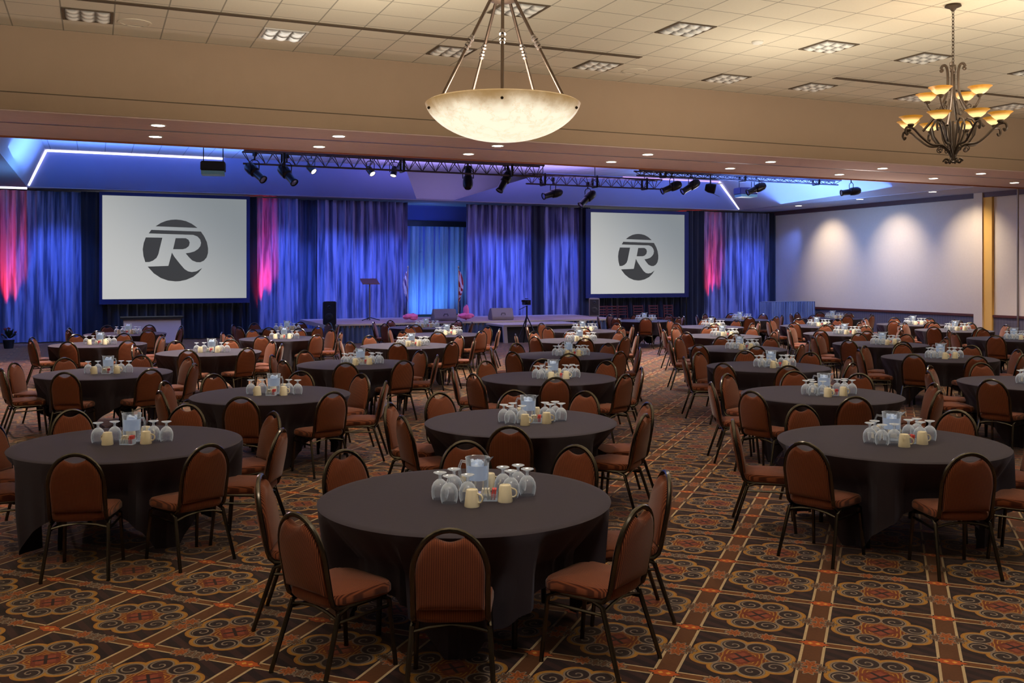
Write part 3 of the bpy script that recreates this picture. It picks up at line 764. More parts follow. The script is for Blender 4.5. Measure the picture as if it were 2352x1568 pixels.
pa(1364, 684, 734, 31.3, 'grey loudspeaker below the left corner of the right screen', M['speaker'], ZS)

# camera on tripod
p = on_y(1207, 745, 28.9)
p = on_y(1210, 790, 27.2)
t = thing('camera_tripod', 'video camera on a tall tripod in front of the stage step', 'camera tripod', (p.x, 27.2, 0)); zt = on_y(1207, 700, 27.2).z
for k in range(3):
    a = R(80+120*k); MB().tube([(0, 0, zt-.35), (.42*math.cos(a), .42*math.sin(a), .012)], .02, 8).build('leg', M['blackm'], t)
MB().tube([(0, 0, zt-.4), (0, 0, zt-.02)], .025, 8).build('column', M['blackm'], t)
MB().bb((-.09, -.10, zt), (.09, .16, zt+.15)).tube([(0, -.10, zt+.08), (0, -.20, zt+.08)], .045, 12).bb((-.16, -.03, zt+.09), (-.09, .05, zt+.15)).tube([(0, -.08, zt+.19), (0, .12, zt+.19)], .015, 6).build('camera_body', M['blackp'], t, False)
MB().tube([(0, 0, zt-.03), (-.30, -.1, zt-.14)], .010, 6).build('pan_handle', M['blackm'], t)

# dark wooden chairs under the right screen
def wood_chair():
    t = thing('wooden_chair', '', 'chair')
    MB().bb((-.22, -.2, .42), (.22, .22, .46)).build('seat', M['darkwood'], t, False, .01)
    for sx in (-1, 1):
        MB().bb((sx*.20-.02, -.20, 0), (sx*.20+.02, -.16, .42)).build('leg', M['darkwood'], t, False)
        MB().tube([(sx*.20, .20, 0), (sx*.20, .20, .45), (sx*.20, .26, .95)], .022, 6).build('leg', M['darkwood'], t)
    mb = MB()
    for z in (.60, .70, .80, .91): mb.bb((-.2, .21+(z-.45)*.1, z-.025), (.2, .235+(z-.45)*.1, z+.025))
    mb.build('back_slats', M['darkwood'], t, False)
    return t
wc = wood_chair(); WL = [1388, 1412, 1438, 1472, 1508, 1542]
names = ['half hidden behind the grey loudspeaker', 'second from the grey loudspeaker', 'third from the grey loudspeaker', 'fourth from the grey loudspeaker', 'fifth from the grey loudspeaker', 'furthest from the grey loudspeaker']
for i, px in enumerate(WL):
    q = on_y(px, 730, 32.4); c = wc if i == 0 else dup(wc)
    c.location = (q.x, 32.4, 0); c.rotation_euler = (0, 0, rnd.uniform(-.1, .1)); c['label'] = f'dark wooden slat back chair under the right screen, {names[i]}'; c['group'] = 'wooden chairs under the right screen'
# white fronted table under left screen
a, b = on_y(276, 770, 31.6), on_y(420, 770, 31.6); zt = on_y(340, 727, 31.6).z
t = thing('bar_counter', 'white fronted bar counter with a dark top under the left screen', 'counter', ((a.x+b.x)/2, 31.6, 0)); w = (b.x-a.x)/2
MB().bb((-w, -.3, zt-.06), (w, .4, zt)).build('top', M['blackm'], t, False)
MB().bb((-w*.9, -.2, .05), (w*.92, .3, zt-.06)).build('front_panel', M['lightpanel'], t, False)
MB().bb((-w*.88, -.15, 0), (w*.9, .28, .05)).build('plinth', M['blackp'], t, False)
# skirted table by the right wall
a, b = on_y(1773, 735, 30.4), on_y(1872, 735, 30.4); zt = on_y(1800, 693, 30.4).z
t = thing('skirted_table', 'rectangular table under a floor length blue pleated cloth by the papered wall', 'table', ((a.x+b.x)/2, 30.4, 0)); w = (b.x-a.x)/2
MB().bb((-w, 0, zt-.03), (w, .8, zt)).build('tabletop', M['skirt'], t, False)
vs = []; pth = []
for i in range(61): pth.append((-w, .8-.8*i/60, -i))
for i in range(161): pth.append((-w+2*w*i/160, 0, i))
for i in range(61): pth.append((w, .8*i/60, 160+i))
for z in (zt-.01, .01):
    for (x, y, i) in pth:
        o_ = .025*math.sin(i*.7); vs.append((x+(o_+.01 if i > 160 else (-o_-.01 if i < 0 else 0)), y-(o_ if 0 <= i <= 160 else 0)-.01, z))
W = len(pth)
MB().add(vs, [(i, i+1, W+i+1, W+i) for i in range(W-1)]).build('cloth_skirt', velvet('table_skirt', (.20, .26, .46), (.1, .14, .3)), t)
# potted flowers by the left curtain
q = on_z(20, 800, 0)
t = thing('potted_plant', 'small dark potted plant with reddish flowers by the left curtain foot', 'plant', q)
MB().lathe([(.001, 0), (.12, 0), (.16, .25), (.14, .25), (.001, .22)], (0, 0, 0), 14).build('pot', M['blackp'], t)
lf = MB(); fw = MB(); q2 = random.Random(5)
for i in range(60):
    a, e, L = q2.uniform(0, 6.3), q2.uniform(.5, 1.4), q2.uniform(.18, .4); d = Vector((math.cos(a)*math.cos(e), math.sin(a)*math.cos(e), math.sin(e)))
    s = d.cross(Vector((0, 0, 1))).normalized()*.03; o_ = Vector((0, 0, .24))
    lf.quad(o_+d*L*.3, o_+d*L*.7+s, o_+d*L, o_+d*L*.7-s)
    if i % 6 == 0: fw.ico(o_+d*L*1.02, .03, i)
lf.build('leaves', M['leafd'], t, False); fw.build('flowers', mat('red_flower', lin((150, 50, 50)), .7), t)

# ------------------------------------------------------------------ rigging
def truss(px0, px1, py0, Y, label, h=.30, drop=None):
    a, b = on_y(px0, py0, Y), on_y(px1, py0, Y); z = a.z
    t = thing('lighting_truss', label, 'truss', (a.x, Y, z)); L = b.x-a.x
    for (yy, zz) in ((-.15, 0), (.15, 0), (0, -h)):
        MB().tube([(0, yy, zz), (L, yy, zz)], .026, 6).build('chord', M['truss'], t)
    mb = MB(); n = max(2, int(L/.36)); s = L/n
    for i in range(n):
        for y0 in (-.15, .15):
            mb.tube([(i*s, y0, 0), ((i+.5)*s, 0, -h)], .011, 5).tube([((i+.5)*s, 0, -h), ((i+1)*s, y0, 0)], .011, 5)
        mb.tube([(i*s, -.15, 0), ((i+1)*s, .15, 0)], .009, 5)
    mb.build('lattice', M['truss'], t)
    for f in (.12, .5, .88):
        MB().tube([(L*f, 0, 0), (L*f, 0, ZT-z)], .012, 6).bb((L*f-.03, -.17, -h-.03), (L*f+.03, -.13, .04)).bb((L*f-.03, .13, -h-.03), (L*f+.03, .17, .04)).bb((L*f-.03, -.13, -h-.05), (L*f+.03, .13, -h-.02)).build('hanger', M['blackm'], t, False)
    return z-h
truss(558, 1245, 347, 24.0, 'long lattice lighting truss hanging below the soffit left of centre', .30)
truss(1208, 1515, 400, 26.0, 'short lower lattice truss beside the middle stage lights', .28)
truss(1462, 1925, 392, 25.0, 'slim lattice truss reaching toward the papered wall', .14)

def spot_proto(kind):
    t = thing('stage_spotlight', '', 'stage light')
    MB().tube([(-.13, 0, 0), (-.14, 0, .22), (-.08, 0, .27), (.08, 0, .27), (.14, 0, .22), (.13, 0, 0)], .012, 6).build('yoke', M['blackm'], t)
    MB().tube([(0, 0, .26), (0, 0, .42)], .02, 6).bb((-.035, -.035, .36), (.035, .035, .46)).build('clamp', M['blackm'], t, False)
    hd = MB()
    mx = Matrix.Rotation(R(90), 3, 'X')
    if kind == 'ellipsoidal':
        hd.lathe([(.001, -.30), (.08, -.29), (.12, -.22), (.13, -.10), (.12, .02), (.09, .05), (.085, .28), (.10, .30), (.10, .33), (.075, .33)], (0, 0, 0), 16, mx)
        le = [(.075, .315), (.001, .318)]
    elif kind == 'wash':
        hd.lathe([(.001, -.16), (.10, -.15), (.14, -.05), (.15, .14), (.13, .14)], (0, 0, 0), 16, mx)
        hd.add([(-.15, -.14, .15), (.15, -.14, .15), (.17, -.30, .19), (-.17, -.30, .19)], [(0, 1, 2, 3)]).add([(-.15, -.14, -.15), (.15, -.14, -.15), (.17, -.30, -.19), (-.17, -.30, -.19)], [(0, 1, 2, 3)])
        le = [(.13, .13), (.001, .132)]
    else:
        hd.lathe([(.001, -.16), (.07, -.15), (.09, -.10), (.09, .12), (.08, .12)], (0, 0, 0), 16, mx); le = [(.08, .11), (.001, .115)]
    h = hd.build('housing', M['blackm'], t)
    MB().lathe(le, (0, 0, 0), 16, mx).build('lens', M['parlens'] if kind == 'par' else M['lens'], h)
    return t
# light beam leaves along local -Y of the housing (lens at +prof -> -Y)
PROT = {}
SL = [(585, 395, 23.9, 'ellipsoidal', 60, -35, 'black ellipsoidal stage light on the long truss, left of a pair'), (659, 400, 23.9, 'ellipsoidal', 55, -40, 'black ellipsoidal stage light on the long truss, right of a pair'),
 (715, 388, 25.5, 'par', 60, -40, 'small lit par can on its own above the left curtain'), (851, 393, 25.5, 'par', 50, -45, 'small lit par can tilted left, first of a pair above the lectern'), (905, 395, 25.5, 'par', -20, -65, 'small lit par can pointing down, second of a pair above the lectern'),
 (1075, 410, 24.2, 'ellipsoidal', 180, 62, 'black stage light hanging upright under the bowl pendant'), (1160, 415, 24.2, 'ellipsoidal', -50, -55, 'black stage light angled down just right of the bowl pendant'),
 (1270, 445, 26.2, 'ellipsoidal', -60, -15, 'small black stage light with bright rear under the short lower truss'), (1350, 455, 26.2, 'ellipsoidal', -60, -40, 'angled black stage light hanging lowest under the short truss'),
 (1543, 430, 25.0, 'ellipsoidal', -75, -22, 'black stage light on the slim truss, first of three close together'), (1587, 428, 25.0, 'ellipsoidal', -70, -30, 'black stage light on the slim truss, middle of three close together'), (1632, 432, 25.0, 'wash', 75, -12, 'barn door wash light on the slim truss, last of three close together'),
 (1738, 433, 25.0, 'ellipsoidal', -75, -22, 'black stage light on the slim truss beside the blue projector'), (1955, 440, 25.0, 'ellipsoidal', -85, -8, 'black stage light hanging alone nearest the papered wall')]
for (px, py, Y, kind, yaw, pit, lb) in SL:
    first = kind not in PROT
    if first: PROT[kind] = spot_proto(kind)
    c = PROT[kind] if first else dup(PROT[kind])
    q = on_y(px, py, Y); c.location = q; c.rotation_euler = (0, 0, R(yaw)-AL); c['label'] = lb; c['group'] = 'stage lights on the trusses'
    sc_ = 1.08 if kind != 'par' else 1.0; c.scale = (sc_,)*3
    for ch in c.children:
        if ch.name.startswith('housing'): ch.rotation_euler = (R(-pit), 0, 0)
def projector(px, py, Y, label, m, w=.55):
    q = on_y(px, py, Y)
    t = thing('projector', label, 'projector', q, -AL*.4)
    MB().bb((-w/2, -.25, -.10), (w/2, .25, .12)).build('case', m, t, False, .02)
    MB().bb((-w/2+.02, -.27, -.19), (w/2-.02, .2, -.105)).build('lower_plate', M['proj_reflect'] if m is not M['proj_reflect'] else M['blackm'], t, False)
    MB().lathe([(.07, 0), (.07, .06), (.05, .06), (.001, .05)], (.1, .25, .0), 16, Matrix.Rotation(R(-90), 3, 'X')).build('lens', M['blackm'], t)
    for sx in (-.22, .22): MB().tube([(sx, 0, .12), (sx, 0, ZT-q.z)], .012, 6).build('hanging_rod', M['blackm'], t)
projector(490, 384, 23.4, 'black ceiling projector with pale blue reflection on its underside hanging at the left', M['blackp'])
M['proj_reflect'].node_tree.nodes['Principled BSDF'].inputs['Base Color'].default_value = (*lin((150, 225, 245)), 1)  # bright base colour paints the blue reflected off the lower plate
projector(1712, 440, 26.0, 'blue grey ceiling projector hanging before the right tray slope', mat('projector_grey', lin((96, 104, 170)), .4), .62)

# ------------------------------------------------------------------ banquet chair
def seat_mesh():
    mb = MB(); n = 40; lay = [(.93, .405), (1.0, .425), (1.0, .455), (.96, .472), (.80, .482), (.0, .486)]
    vs = []
    for s, z in lay:
        for k in range(n):
            a = 2*PI*k/n; cx_, sy_ = math.cos(a), math.sin(a); e = .38
            x = .212*math.copysign(abs(cx_)**e, cx_)*s; y = .01+.222*math.copysign(abs(sy_)**e, sy_)*s
            x *= 1 + .06*(y/.21)                      # slightly wider at the front
            vs.append((x, y, z-.008*(1 if y > .15 else 0)))
    fs = [(i*n+k, i*n+(k+1) % n, (i+1)*n+(k+1) % n, (i+1)*n+k) for i in range(len(lay)-1) for k in range(n)]
    fs.append(tuple(range(n))[::-1])
    return mb.add(vs, fs)
def back_y(z): return -.205-.085*((z-.45)/.45)
HS, HT, HW = .665, .895, .188                       # spring line, top, half width of the hoop
def hoop_x(z):
    return HW if z <= HS else HW*math.sqrt(max(0, 1-((z-HS)/(HT-HS))**2))
def back_mesh():
    out = []; z0 = .475
    for k in range(9): out.append((HW-.012-.006*(1-k/8), z0+(HS-z0)*k/8))
    for k in range(1, 9):
        a = R(90)*k/11.2; out.append(((HW-.014)*math.cos(a), HS+(HT-.016-HS)*math.sin(a)))
    xl, zl = out[-1]
    right = out; top_ = []
    for k in range(1, 10):
        f = k/10; x = xl*(1-2*f); top_.append((x, zl-.026*math.sin(PI*f)**1.0))
    poly = right+top_+[(-x, z) for x, z in reversed(right)]
    n = len(poly); c = (0, .66)
    vs = []; T = .024
    rings = [(.0, -1, .012), (.86, -1, .010), (.965, -1, .0), (1.0, -.55, 0), (1.0, .55, 0), (.965, 1, 0), (.86, 1, .010), (.0, 1, .014)]
    for s, side, dome_ in rings[1:-1]:
        for (x, z) in poly:
            xx, zz = c[0]+(x-c[0])*s, c[1]+(z-c[1])*s
            vs.append((xx, back_y(zz)+side*T+side*dome_-.012*math.cos(xx/HW*1.4)+.008, zz))
    L = len(rings)-2
    fs = [(i*n+k, i*n+(k+1) % n, (i+1)*n+(k+1) % n, (i+1)*n+k) for i in range(L-1) for k in range(n)]
    fs += [tuple(range(n))[::-1], tuple((L-1)*n+k for k in range(n))]
    return MB().add(vs, fs)
def make_chair():
    t = thing('banquet_chair', '', 'chair')
    seat_mesh().build('seat', M['fab'], t)
    back_mesh().build('backrest', M['fab'], t)
    pts = [(HW, .17, .40), (HW, -.10, .40), (HW, -.165, .405), (HW, -.195, .43)]
    for k in range(7): z = .47+(HS-.47)*k/6; pts.append((HW, back_y(z), z))
    arcp = []
    for k in range(1, 16):
        a = PI*k/16; z = HS+(HT-HS)*math.sin(a); arcp.append((HW*math.cos(a), back_y(z), z))
    full = pts+arcp+[(-x, y, z) for x, y, z in reversed(pts)]
    MB().tube(full, .0150, 8).build('back_frame', M['chairframe'], t)
    for sx in (-1, 1):
        MB().tube([(sx*HW, .13, .398), (sx*(HW+.008), .19, .37), (sx*(HW+.022), .225, .012), (sx*(HW+.022), .225, 0)], [.0145, .0145, .013, .0145], 8).build('leg', M['chairframe'], t)
        MB().tube([(sx*HW, -.10, .398), (sx*(HW+.008), -.165, .375), (sx*(HW+.036), -.285, .012), (sx*(HW+.036), -.285, 0)], [.0145, .0145, .013, .0145], 8).build('leg', M['chairframe'], t)
        MB().tube([(sx*(HW+.01), .195, .335), (sx*(HW+.012), -.178, .335)], .009, 6).build('stretcher', M['chairframe'], t)
    MB().tube([(-HW-.006, -.172, .35), (-HW*.6, -.172, .372), (0, -.170, .385), (HW*.6, -.172, .372), (HW+.006, -.172, .35)], .009, 6).build('stretcher', M['chairframe'], t)
    return t

# ------------------------------------------------------------------ round table and cloth
RT, HT_ = .915, .755
def make_table():
    t = thing('round_table', '', 'table')
    MB().lathe([(.001, HT_-.03), (RT-.03, HT_-.03), (RT-.03, HT_-.006), (.001, HT_-.006)], (0, 0, 0), 48).build('tabletop', M['tabletop'], t)
    for sx in (-1, 1):
        for sy in (-1, 1):
            MB().tube([(sx*.42, sy*.34, HT_-.03), (sx*.42, sy*.40, .012), (sx*.42, sy*.40, 0)], .018, 8).build('leg', M['blackm'], t)
        MB().tube([(sx*.42, -.36, .30), (sx*.42, .36, .30)], .012, 6).build('crossbar', M['blackm'], t)
    return t
def cloth_mesh(corner, seats):
    N = 192; vs = []; rings = [0.0, .25, .5, .75, .93, .985]
    ch0 = -AL
    q = random.Random(int(corner*100)); ph = [q.uniform(0, 6.3) for _ in range(4)]
    for r in rings[1:]:
        for k in range(N):
            a = 2*PI*k/N; vs.append((RT*r*math.cos(a), RT*r*math.sin(a), HT_+.002))
    rows = 16
    for j in range(rows+1):
        f = j/rows
        for k in range(N):
            a = 2*PI*k/N; b = a-corner
            hs = 1.30/max(abs(math.cos(b)), abs(math.sin(b)))
            drop = min(hs-RT, .735)
            z = HT_-drop*f-.004*(1-f)
            w, need = 0, .16
            for (sa, sr) in seats:                       # hem tucked in where a chair seat stands
                dd = abs((a-sa+PI) % (2*PI)-PI)
                ww = 1-min(1, max(0, (dd-R(16))/R(7)))
                if ww > w: w, need = ww, max(.10, .925-(sr-.265))
            w = w*w*(3-2*w)
            depth = HT_-z
            push = need*w*min(1, depth/.25)**1.1
            fold = min(1, depth/.5)*(.026*math.sin(8*a+ph[0])+.026*math.sin(17*a+ph[1]+.8*math.sin(5*a))+.018*math.sin(31*a+ph[2]))
            cr = max(0, 1-abs(((b+PI/4) % (PI/2))-0)/R(16), 1-abs(((b+PI/4) % (PI/2))-PI/2)/R(16))
            cfold = .05*cr*math.sin(30*b)*min(1, depth/.4)
            r = RT+.010*min(1, depth/.02) - push - .05*min(1, depth/.7)*(1-w) - .04*cr*depth + (fold+cfold)*(1-w) - abs(fold)*w*.8
            vs.append((r*math.cos(a), r*math.sin(a), max(z, .015)))
    n = N; L = len(rings)-1+rows+1
    fs = [(i*n+k, i*n+(k+1) % n, (i+1)*n+(k+1) % n, (i+1)*n+k) for i in range(L-1) for k in range(n)]
    fs.append(tuple(range(n))[::-1])
    return MB().add(vs, fs)

# ------------------------------------------------------------------ table settings
def make_glass():
    t = thing('stem_glass', '', 'glass')
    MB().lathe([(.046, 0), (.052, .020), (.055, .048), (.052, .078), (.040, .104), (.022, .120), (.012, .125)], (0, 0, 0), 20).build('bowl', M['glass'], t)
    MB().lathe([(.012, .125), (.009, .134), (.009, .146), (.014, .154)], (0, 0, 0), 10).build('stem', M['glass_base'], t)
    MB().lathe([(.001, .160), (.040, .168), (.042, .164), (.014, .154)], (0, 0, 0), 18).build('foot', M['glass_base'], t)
    return t
def make_mug():
    t = thing('coffee_mug', '', 'mug')
    MB().lathe([(.046, 0), (.047, .008), (.037, .098), (.033, .104), (.026, .105), (.024, .100), (.001, .100)], (0, 0, 0), 20).build('cup', M['ceramic'], t)
    MB().tube([(.042, 0, .028)]+arc((.046, 0, .052), .026, R(-70), R(70), 8)+[(.038, 0, .082)], .006, 6).build('handle', M['ceramic'], t)
    return t
def make_pitcher():
    t = thing('water_pitcher', '', 'pitcher')
    prof = [(.001, .006), (.066, .006), (.068, .0), (.070, .10), (.073, .185), (.077, .232), (.080, .238), (.075, .236), (.070, .19)]
    MB().lathe(prof, (0, 0, 0), 24).build('jug', M['pitcher'], t)
    MB().tube([(.072, 0, .20), (.115, 0, .205), (.13, 0, .17), (.125, 0, .10), (.095, 0, .06), (.070, 0, .06)], .009, 6).build('handle', M['pitcher'], t)
    MB().add([(-.070, -.03, .236), (-.070, .03, .236), (-.115, 0, .252), (-.072, 0, .205)], [(0, 2, 3), (2, 1, 3)]).build('spout', M['pitcher'], t)
    mb = MB().lathe([(.001, .095), (.062, .097), (.066, .19), (.04, .198), (.001, .2)], (0, 0, 0), 20)
    q = random.Random(3)
    for i in range(12): mb.box((q.uniform(-.042, .042), q.uniform(-.042, .042), .196+q.uniform(0, .012)), (.026,)*3, Matrix.Rotation(q.uniform(0, 3), 3, Vector((q.random(), q.random(), q.random()+.1)).normalized()))
    mb.build('ice_water', M['ice'], t)
    return t
def make_caddy():
    t = thing('sugar_caddy', '', 'caddy')
    MB().bb((-.055, -.035, 0), (.055, .035, .006)).bb((-.055, -.035, .006), (.055, -.032, .045)).bb((-.055, .032, .006), (.055, .035, .045)).bb((-.055, -.032, .006), (-.052, .032, .045)).bb((.052, -.032, .006), (.055, .032, .045)).build('tray', M['pitcher'], t, False)
    q = random.Random(2)
    for i in range(6):
        m = M['paper_red'] if i >= 4 else M['paper_white']
        x = -.042+.0165*i; o = MB().box((x, 0, .040), (.012, .05, .066), Matrix.Rotation(q.uniform(-.25, .25), 3, 'Y')).build('sugar_packet', m, t, False)
        if i >= 4: o['label'] = 'pink paper packet'
    return t
chair0, table0 = make_chair(), make_table()
glass0, mug0, pit0, cad0 = make_glass(), make_mug(), make_pitcher(), make_caddy()
used = set()
def inst(proto, loc, rz, label, group):
    if proto.name not in used:
        used.add(proto.name); kids(proto)
        for ch in kids(proto): kids(ch)
        proto.location = loc; proto.rotation_euler = (0, 0, rz); proto['label'] = label; proto['group'] = group; return proto
    return dup(proto, loc, rz, label, group)

# name, centre px on the top plane, layout
SPECIAL = {0: [(-91, 0), (-40, 0), (5, 0), (52, 0), (92, -.07), (138, -.04), (179, 0), (-131, 0)],
 6: [(-85, 0), (-44, .02), (-9, .05), (37, 0), (88, 0), (135, 0), (172, 0), (-152, 0)],
 18: [(-87, 0), (-44, .05), (2, .03), (41, 0), (108, 0), None, (168, 0), (-140, 0)],
 1: [(-96, -.09), (-24, -.06), (12, 0), (60, .1), (92, 0), (129, .1), (169, .03), (-149, -.06)]}
TABLES = [
 ('the front centre-row table', 1068, 1141, 'A'), ('the second centre-row table', 1196, 967, 'A'), ('the third centre-row table', 1260, 867, 'A'),
 ('the fourth centre-row table', 1297, 815.5, 'A'), ('the fifth centre-row table', 1325, 781.7, 'A'), ('the sixth centre-row table', 1334, 759, 'A'),
 ('the front left-row table', 295, 1015, 'B'), ('the second left-row table', 623, 905, 'B'), ('the third left-row table', 818, 835, 'A'),
 ('the fourth left-row table', 935, 793, 'A'), ('the fifth left-row table', 1020, 767.5, 'A'), ('the table closest to the stage', 972, 751, 'A'),
 ('the front outer-left-row table', 240, 856, 'B'), ('the second outer-left-row table', 481, 808, 'B'), ('the third outer-left-row table', 648, 776.7, 'B'), ('the last outer-left-row table', 655, 758, 'B'),
 ('the table before the white counter', 226, 790, 'B'), ('the table touching the white counter', 288, 766, 'B'),
 ('the front right-row table', 2045, 1013.6, 'A'), ('the second right-row table', 1886, 905, 'A'), ('the third right-row table', 1763, 841, 'A'),
 ('the fourth right-row table', 1693, 800, 'A'), ('the fifth right-row table', 1654, 771, 'A'), ('the sixth right-row table', 1628, 750, 'A'),
 ('the back table by the red-lit curtain', 1696, 733.5, 'A'), ('the blue-lit table by the wooden chairs', 1475, 736, 'A'),
 ('the cut-off table at the frame edge', 2376, 879, 'A'), ('the second outer-right-row table', 2157, 821, 'A'), ('the third outer-right-row table', 2022, 789.6, 'A'),
 ('the fourth outer-right-row table', 1937, 766, 'A'), ('the fifth outer-right-row table', 1871, 748, 'A'), ('the table by the skirted table', 1911, 730.5, 'A'),
 ('the nearest table by the papered wall', 2327, 778, 'A'), ('the middle table by the papered wall', 2191, 758, 'A'), ('the last table by the papered wall', 2093, 744.5, 'A')]
SEATS = [('near side', -90), ('near-right side', -45), ('right side', 0), ('far-right side', 45), ('far side', 90), ('far-left side', 135), ('left side', 180), ('near-left side', -135)]
LG = {'A': [(-.24, -.10, 'outer glass'), (-.185, -.205, 'front glass'), (-.07, -.185, 'inner glass'), (-.15, .0, 'rear glass')],
      'B': [(-.265, -.03, 'outer glass'), (-.15, .03, 'inner glass')]}
RG = {'A': [(.165, .03, 'inner glass'), (.205, -.09, 'front glass'), (.315, -.04, 'outer glass'), (.268, .085, 'rear glass')],
      'B': [(.165, .045, 'inner glass'), (.285, .0, 'outer glass')]}
MG = {'A': [(-.05, -.31, 'front mug', 1), (.16, -.205, 'front-right mug', 0), (.085, .148, 'rear-right mug', 0), (-.07, .12, 'rear-left mug', 1)],
      'B': [(-.15, -.14, 'front-left mug', 2.6), (.15, -.11, 'front-right mug', .0), (.07, .15, 'rear-right mug', 0), (-.06, .15, 'rear-left mug', 3)]}
ZTOP = HT_+.0025
si2 = [0, 1, 2, 3, 4, 5, 6, 7]
for ti, (nm, px, py, lay) in enumerate(TABLES):
    d = F*(HC-.76)/(py-HY); X, Y = cam2w((px-CX)/F*d, d)
    q = random.Random(100+ti)
    inst(table0, (X, Y, 0), -AL+R(q.uniform(-20, 20)), f'round folding table under black cloth: {nm}', 'round banquet tables')
    seats = []
    for si, (sn, ang) in enumerate(SEATS):
        a = R(ang+q.uniform(-5, 5))-AL; rad = 1.005+q.uniform(-.03, .06)
        if ti in SPECIAL:
            if SPECIAL[ti][si2[si]] is None: continue
            a = R(SPECIAL[ti][si2[si]][0])-AL; rad = 1.0+SPECIAL[ti][si2[si]][1]
        seats.append((a, rad)); cx_, cy_ = X+rad*math.cos(a), Y+rad*math.sin(a)
        inst(chair0, (cx_, cy_, 0), a+PI/2+R(q.uniform(-5, 5)), f'brown banquet chair at {sn} of {nm}', 'banquet chairs around the tables')
    c = cloth_mesh(R((21.5, -3.5, -23.5, 44.5)[ti % 4]), seats).build('tablecloth', M['cloth']); c.location = (X, Y, 0)
    tag(c, f'black cloth draped over {nm}', 'tablecloth', 'black tablecloths')
    # centrepiece, oriented to the camera side of the room
    jx, jy = (.06, .08) if lay == 'A' else (.03, .04)
    jx += q.uniform(-.02, .02); rr = -AL+R(q.uniform(-8, 8))
    cr, sr_ = math.cos(rr), math.sin(rr); bx, by = cam2w(jx, jy)
    def loc(x, y): return (X+bx+cr*x-sr_*y, Y+by+sr_*x+cr*y, ZTOP)
    inst(pit0, loc(0, 0), rr+(R(-20) if lay == 'B' else R(150)), f'clear pitcher of ice water on {nm}', 'ice water pitchers')
    inst(cad0, loc(.06, -.16) if lay == 'A' else loc(.01, -.13), rr+R(q.uniform(-8, 8)), f'sugar packet caddy beside the pitcher on {nm}', 'sugar caddies')
    for side, lst in (('left', LG[lay]), ('right', RG[lay])):
        for (x, y, w) in lst:
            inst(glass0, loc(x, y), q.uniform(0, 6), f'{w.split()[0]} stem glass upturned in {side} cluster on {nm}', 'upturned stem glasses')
    for (x, y, w, ha) in MG[lay]:
        inst(mug0, loc(x, y), rr+ha*1.0-1.2*(ha == 1)*1.3, f'upturned cream mug on {nm}, {w}', 'upturned coffee mugs')

# ------------------------------------------------------------------ lights
def spot(loc, aim, e, c, size, blend=.5, r=.1):
    L = bpy.data.lights.new('stage_or_fill_lamp', 'SPOT'); L.energy = e; L.color = c; L.spot_size = R(size); L.spot_blend = blend; L.shadow_soft_size = r
    o = bpy.data.objects.new('stage_or_fill_lamp', L); col.objects.link(o); o.location = loc
    o.rotation_euler = (Vector(aim)-Vector(loc)).to_track_quat('-Z', 'Y').to_euler(); return o
def area(loc, aim, e, c, sx, sy):
    L = bpy.data.lights.new('area_lamp', 'AREA'); L.energy = e; L.color = c; L.shape = 'RECTANGLE'; L.size = sx; L.size_y = sy
    o = bpy.data.objects.new('area_lamp', L); col.objects.link(o); o.location = loc
    o.rotation_euler = (Vector(aim)-Vector(loc)).to_track_quat('-Z', 'Y').to_euler(); return o
BLUE = (.085, .19, 1.0)
for (px, e) in ((125, 430), (655, 380), (770, 430), (880, 430), (1115, 430), (1190, 430), (1300, 380), (1700, 430), (1750, 240)):
    x = X_at(px); spot((x, 31.2, 4.7), (x, YC, 1.8), e*1.5, BLUE, 64, .95, .06)
for x in (-4, 2, 6, 20): spot((x, 30.5, 4.7), (x, YC, 2.2), 110, BLUE, 100, .9, .06)
for x in (10.4, 12.6): spot((x, 34.0, .75), (11.6, 35.6, 2.2), 120, (.10, .36, 1), 120, .8, .1)
spot((11.6, 34.0, 4.0), (11.6, 35.7, 4.6), 25, BLUE, 120, .8, .1)
# blue wash inside the tray
for x in (0, 4, 20, 23): area((x, 27.5, 5.0), (x+.01, 27.6, 9), 360, (.12, .28, 1), 3.5, 6)
for x in (10, 14): area((x, 28.5, 5.0), (x+.01, 28.6, 9), 230, (.42, .33, 1), 3.5, 5)
area((23.0, 27, 5.0), (28, 27.5, 6.5), 150, (.18, .42, 1), 2, 6)
area((0, 27, 5.0), (-5, 27.5, 6.5), 230, (.14, .42, 1), 2, 6)
RED, PINK = (1, .015, .015), (1, .015, .07)
for (px, c, e) in ((8, RED, 150), (30, (1, .05, .02), 110), (598, RED, 110), (610, PINK, 130), (1256, PINK, 110), (1622, RED, 120), (1640, PINK, 130)):
    x = X_at(px); spot((x, YC-.75, .12), (x, YC+.05, 2.6), e*8, c, 24, .8, .05)
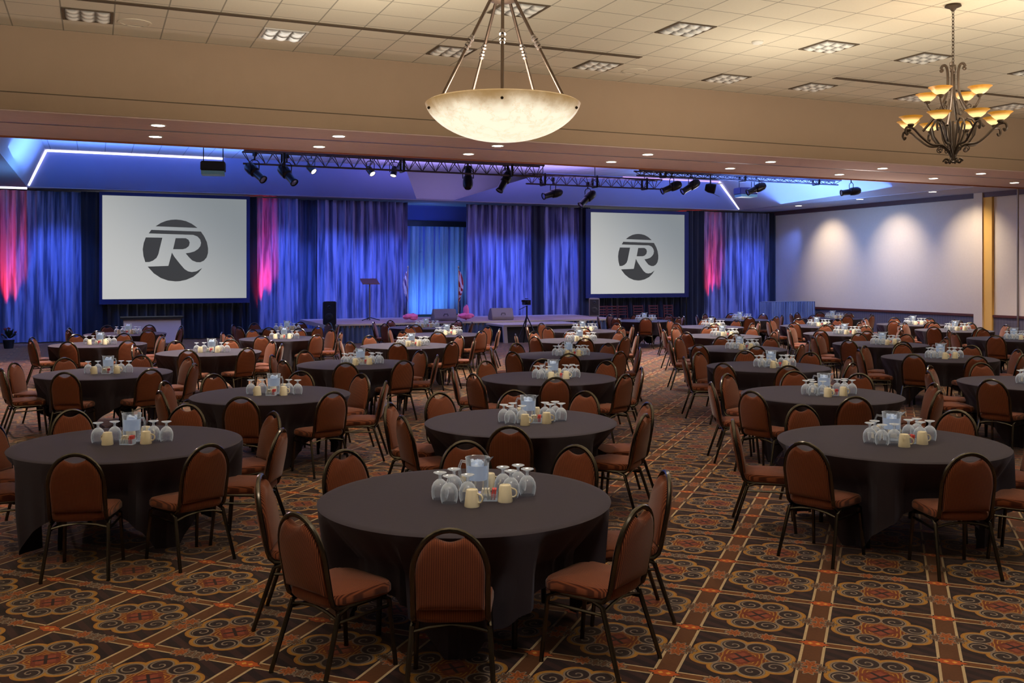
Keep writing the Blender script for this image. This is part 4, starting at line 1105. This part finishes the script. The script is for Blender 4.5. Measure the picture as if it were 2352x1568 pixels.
# added spots for blue/pink spill on the floor near the stage
spot((8, 27, 4.7), (8, 24, 0), 900, (.55, .5, 1), 100, .9, .2); spot((17, 27, 4.7), (17, 24, 0), 1300, (.38, .46, 1), 100, .9, .2)
spot((-2, 27, 4.7), (-1.5, 23, 0), 1800, (1, .66, .62), 90, .9, .2); spot((14.5, 22.5, 4.7), (13.8, 22.2, 0), 900, (1, .74, .66), 80, .9, .2)
for (x, e) in ((8.5, 260), (12.5, 260), (16, 240)): spot((x, 24.5, 4.6), (x, 30.3, .7), e, (1, .86, .80), 34, .8, .1)
spot((2.2, 25, 4.6), (1.6, 31.5, .6), 330, (.9, .86, 1), 24, .8, .1); spot((16.5, 25.5, 4.6), (17.0, 32, .7), 130, (1, .85, .8), 28, .8, .1)  # spots added to brighten the counter and the grey loudspeaker
spot((23.4, 25, 4.6), (24, 31, .3), 160, (.5, .6, 1), 40, .8, .1)
point((20.5, 27.5, 3.6), 110, (1, .88, .86), .4); point((21, 22, 3.6), 100, (1, .88, .8), .4)  # added fill points brighten the papered wall, no fixtures there
# added fixtureless lamps for the hall's unseen pendants: light onto tables and ceiling
for (x, y) in ((-4.5, 3), (1.5, 2.0), (8.5, 2.5), (15, 4), (-5, 10.5), (4.5, 9.5), (11.5, 10), (18.5, 11), (24, 15), (1, 15.5), (14, 15.8)):
    spot((x, y, 6.0), (x, y+.01, 0), 520, WARM, 100, .9, .5)
for (x, y, e) in ((-5.2, 2, 420), (-5.0, 9, 420), (1.0, 4.5, 440), (7, 6.5, 470), (13.5, 8.5, 430), (20, 11.5, 430), (3.5, 12.5, 270), (11, 13.5, 250), (17, 3, 400)):
    spot((x, y, 3.9), (x, y+.01, 9), e, WARM, 176, .15, .5)
for x in (-3, 4, 11, 18): spot((x, 19.3, 1.0), (x, 19.4, 9), 85, (1, .84, .80), 120, .8, .3)  # added uplights without fixtures, in place of bounce off the carpet
w = bpy.data.worlds.new('world'); sc.world = w; w.use_nodes = True
w.node_tree.nodes['Background'].inputs[0].default_value = (.5, .45, .4, 1); w.node_tree.nodes['Background'].inputs[1].default_value = .05

# ------------------------------------------------------------------ render look
sc.view_settings.view_transform = 'Standard'; sc.view_settings.look = 'None'; sc.view_settings.exposure = 0; sc.view_settings.gamma = 1
cy = sc.cycles
cy.use_denoising = True
try: cy.denoiser = 'OPENIMAGEDENOISE'
except Exception: pass
cy.max_bounces = 4; cy.diffuse_bounces = 2; cy.glossy_bounces = 2; cy.transmission_bounces = 2; cy.transparent_max_bounces = 16
cy.caustics_reflective = False; cy.caustics_refractive = False; cy.sample_clamp_indirect = 4
cy.use_adaptive_sampling = True; cy.adaptive_threshold = .1; cy.adaptive_min_samples = 12
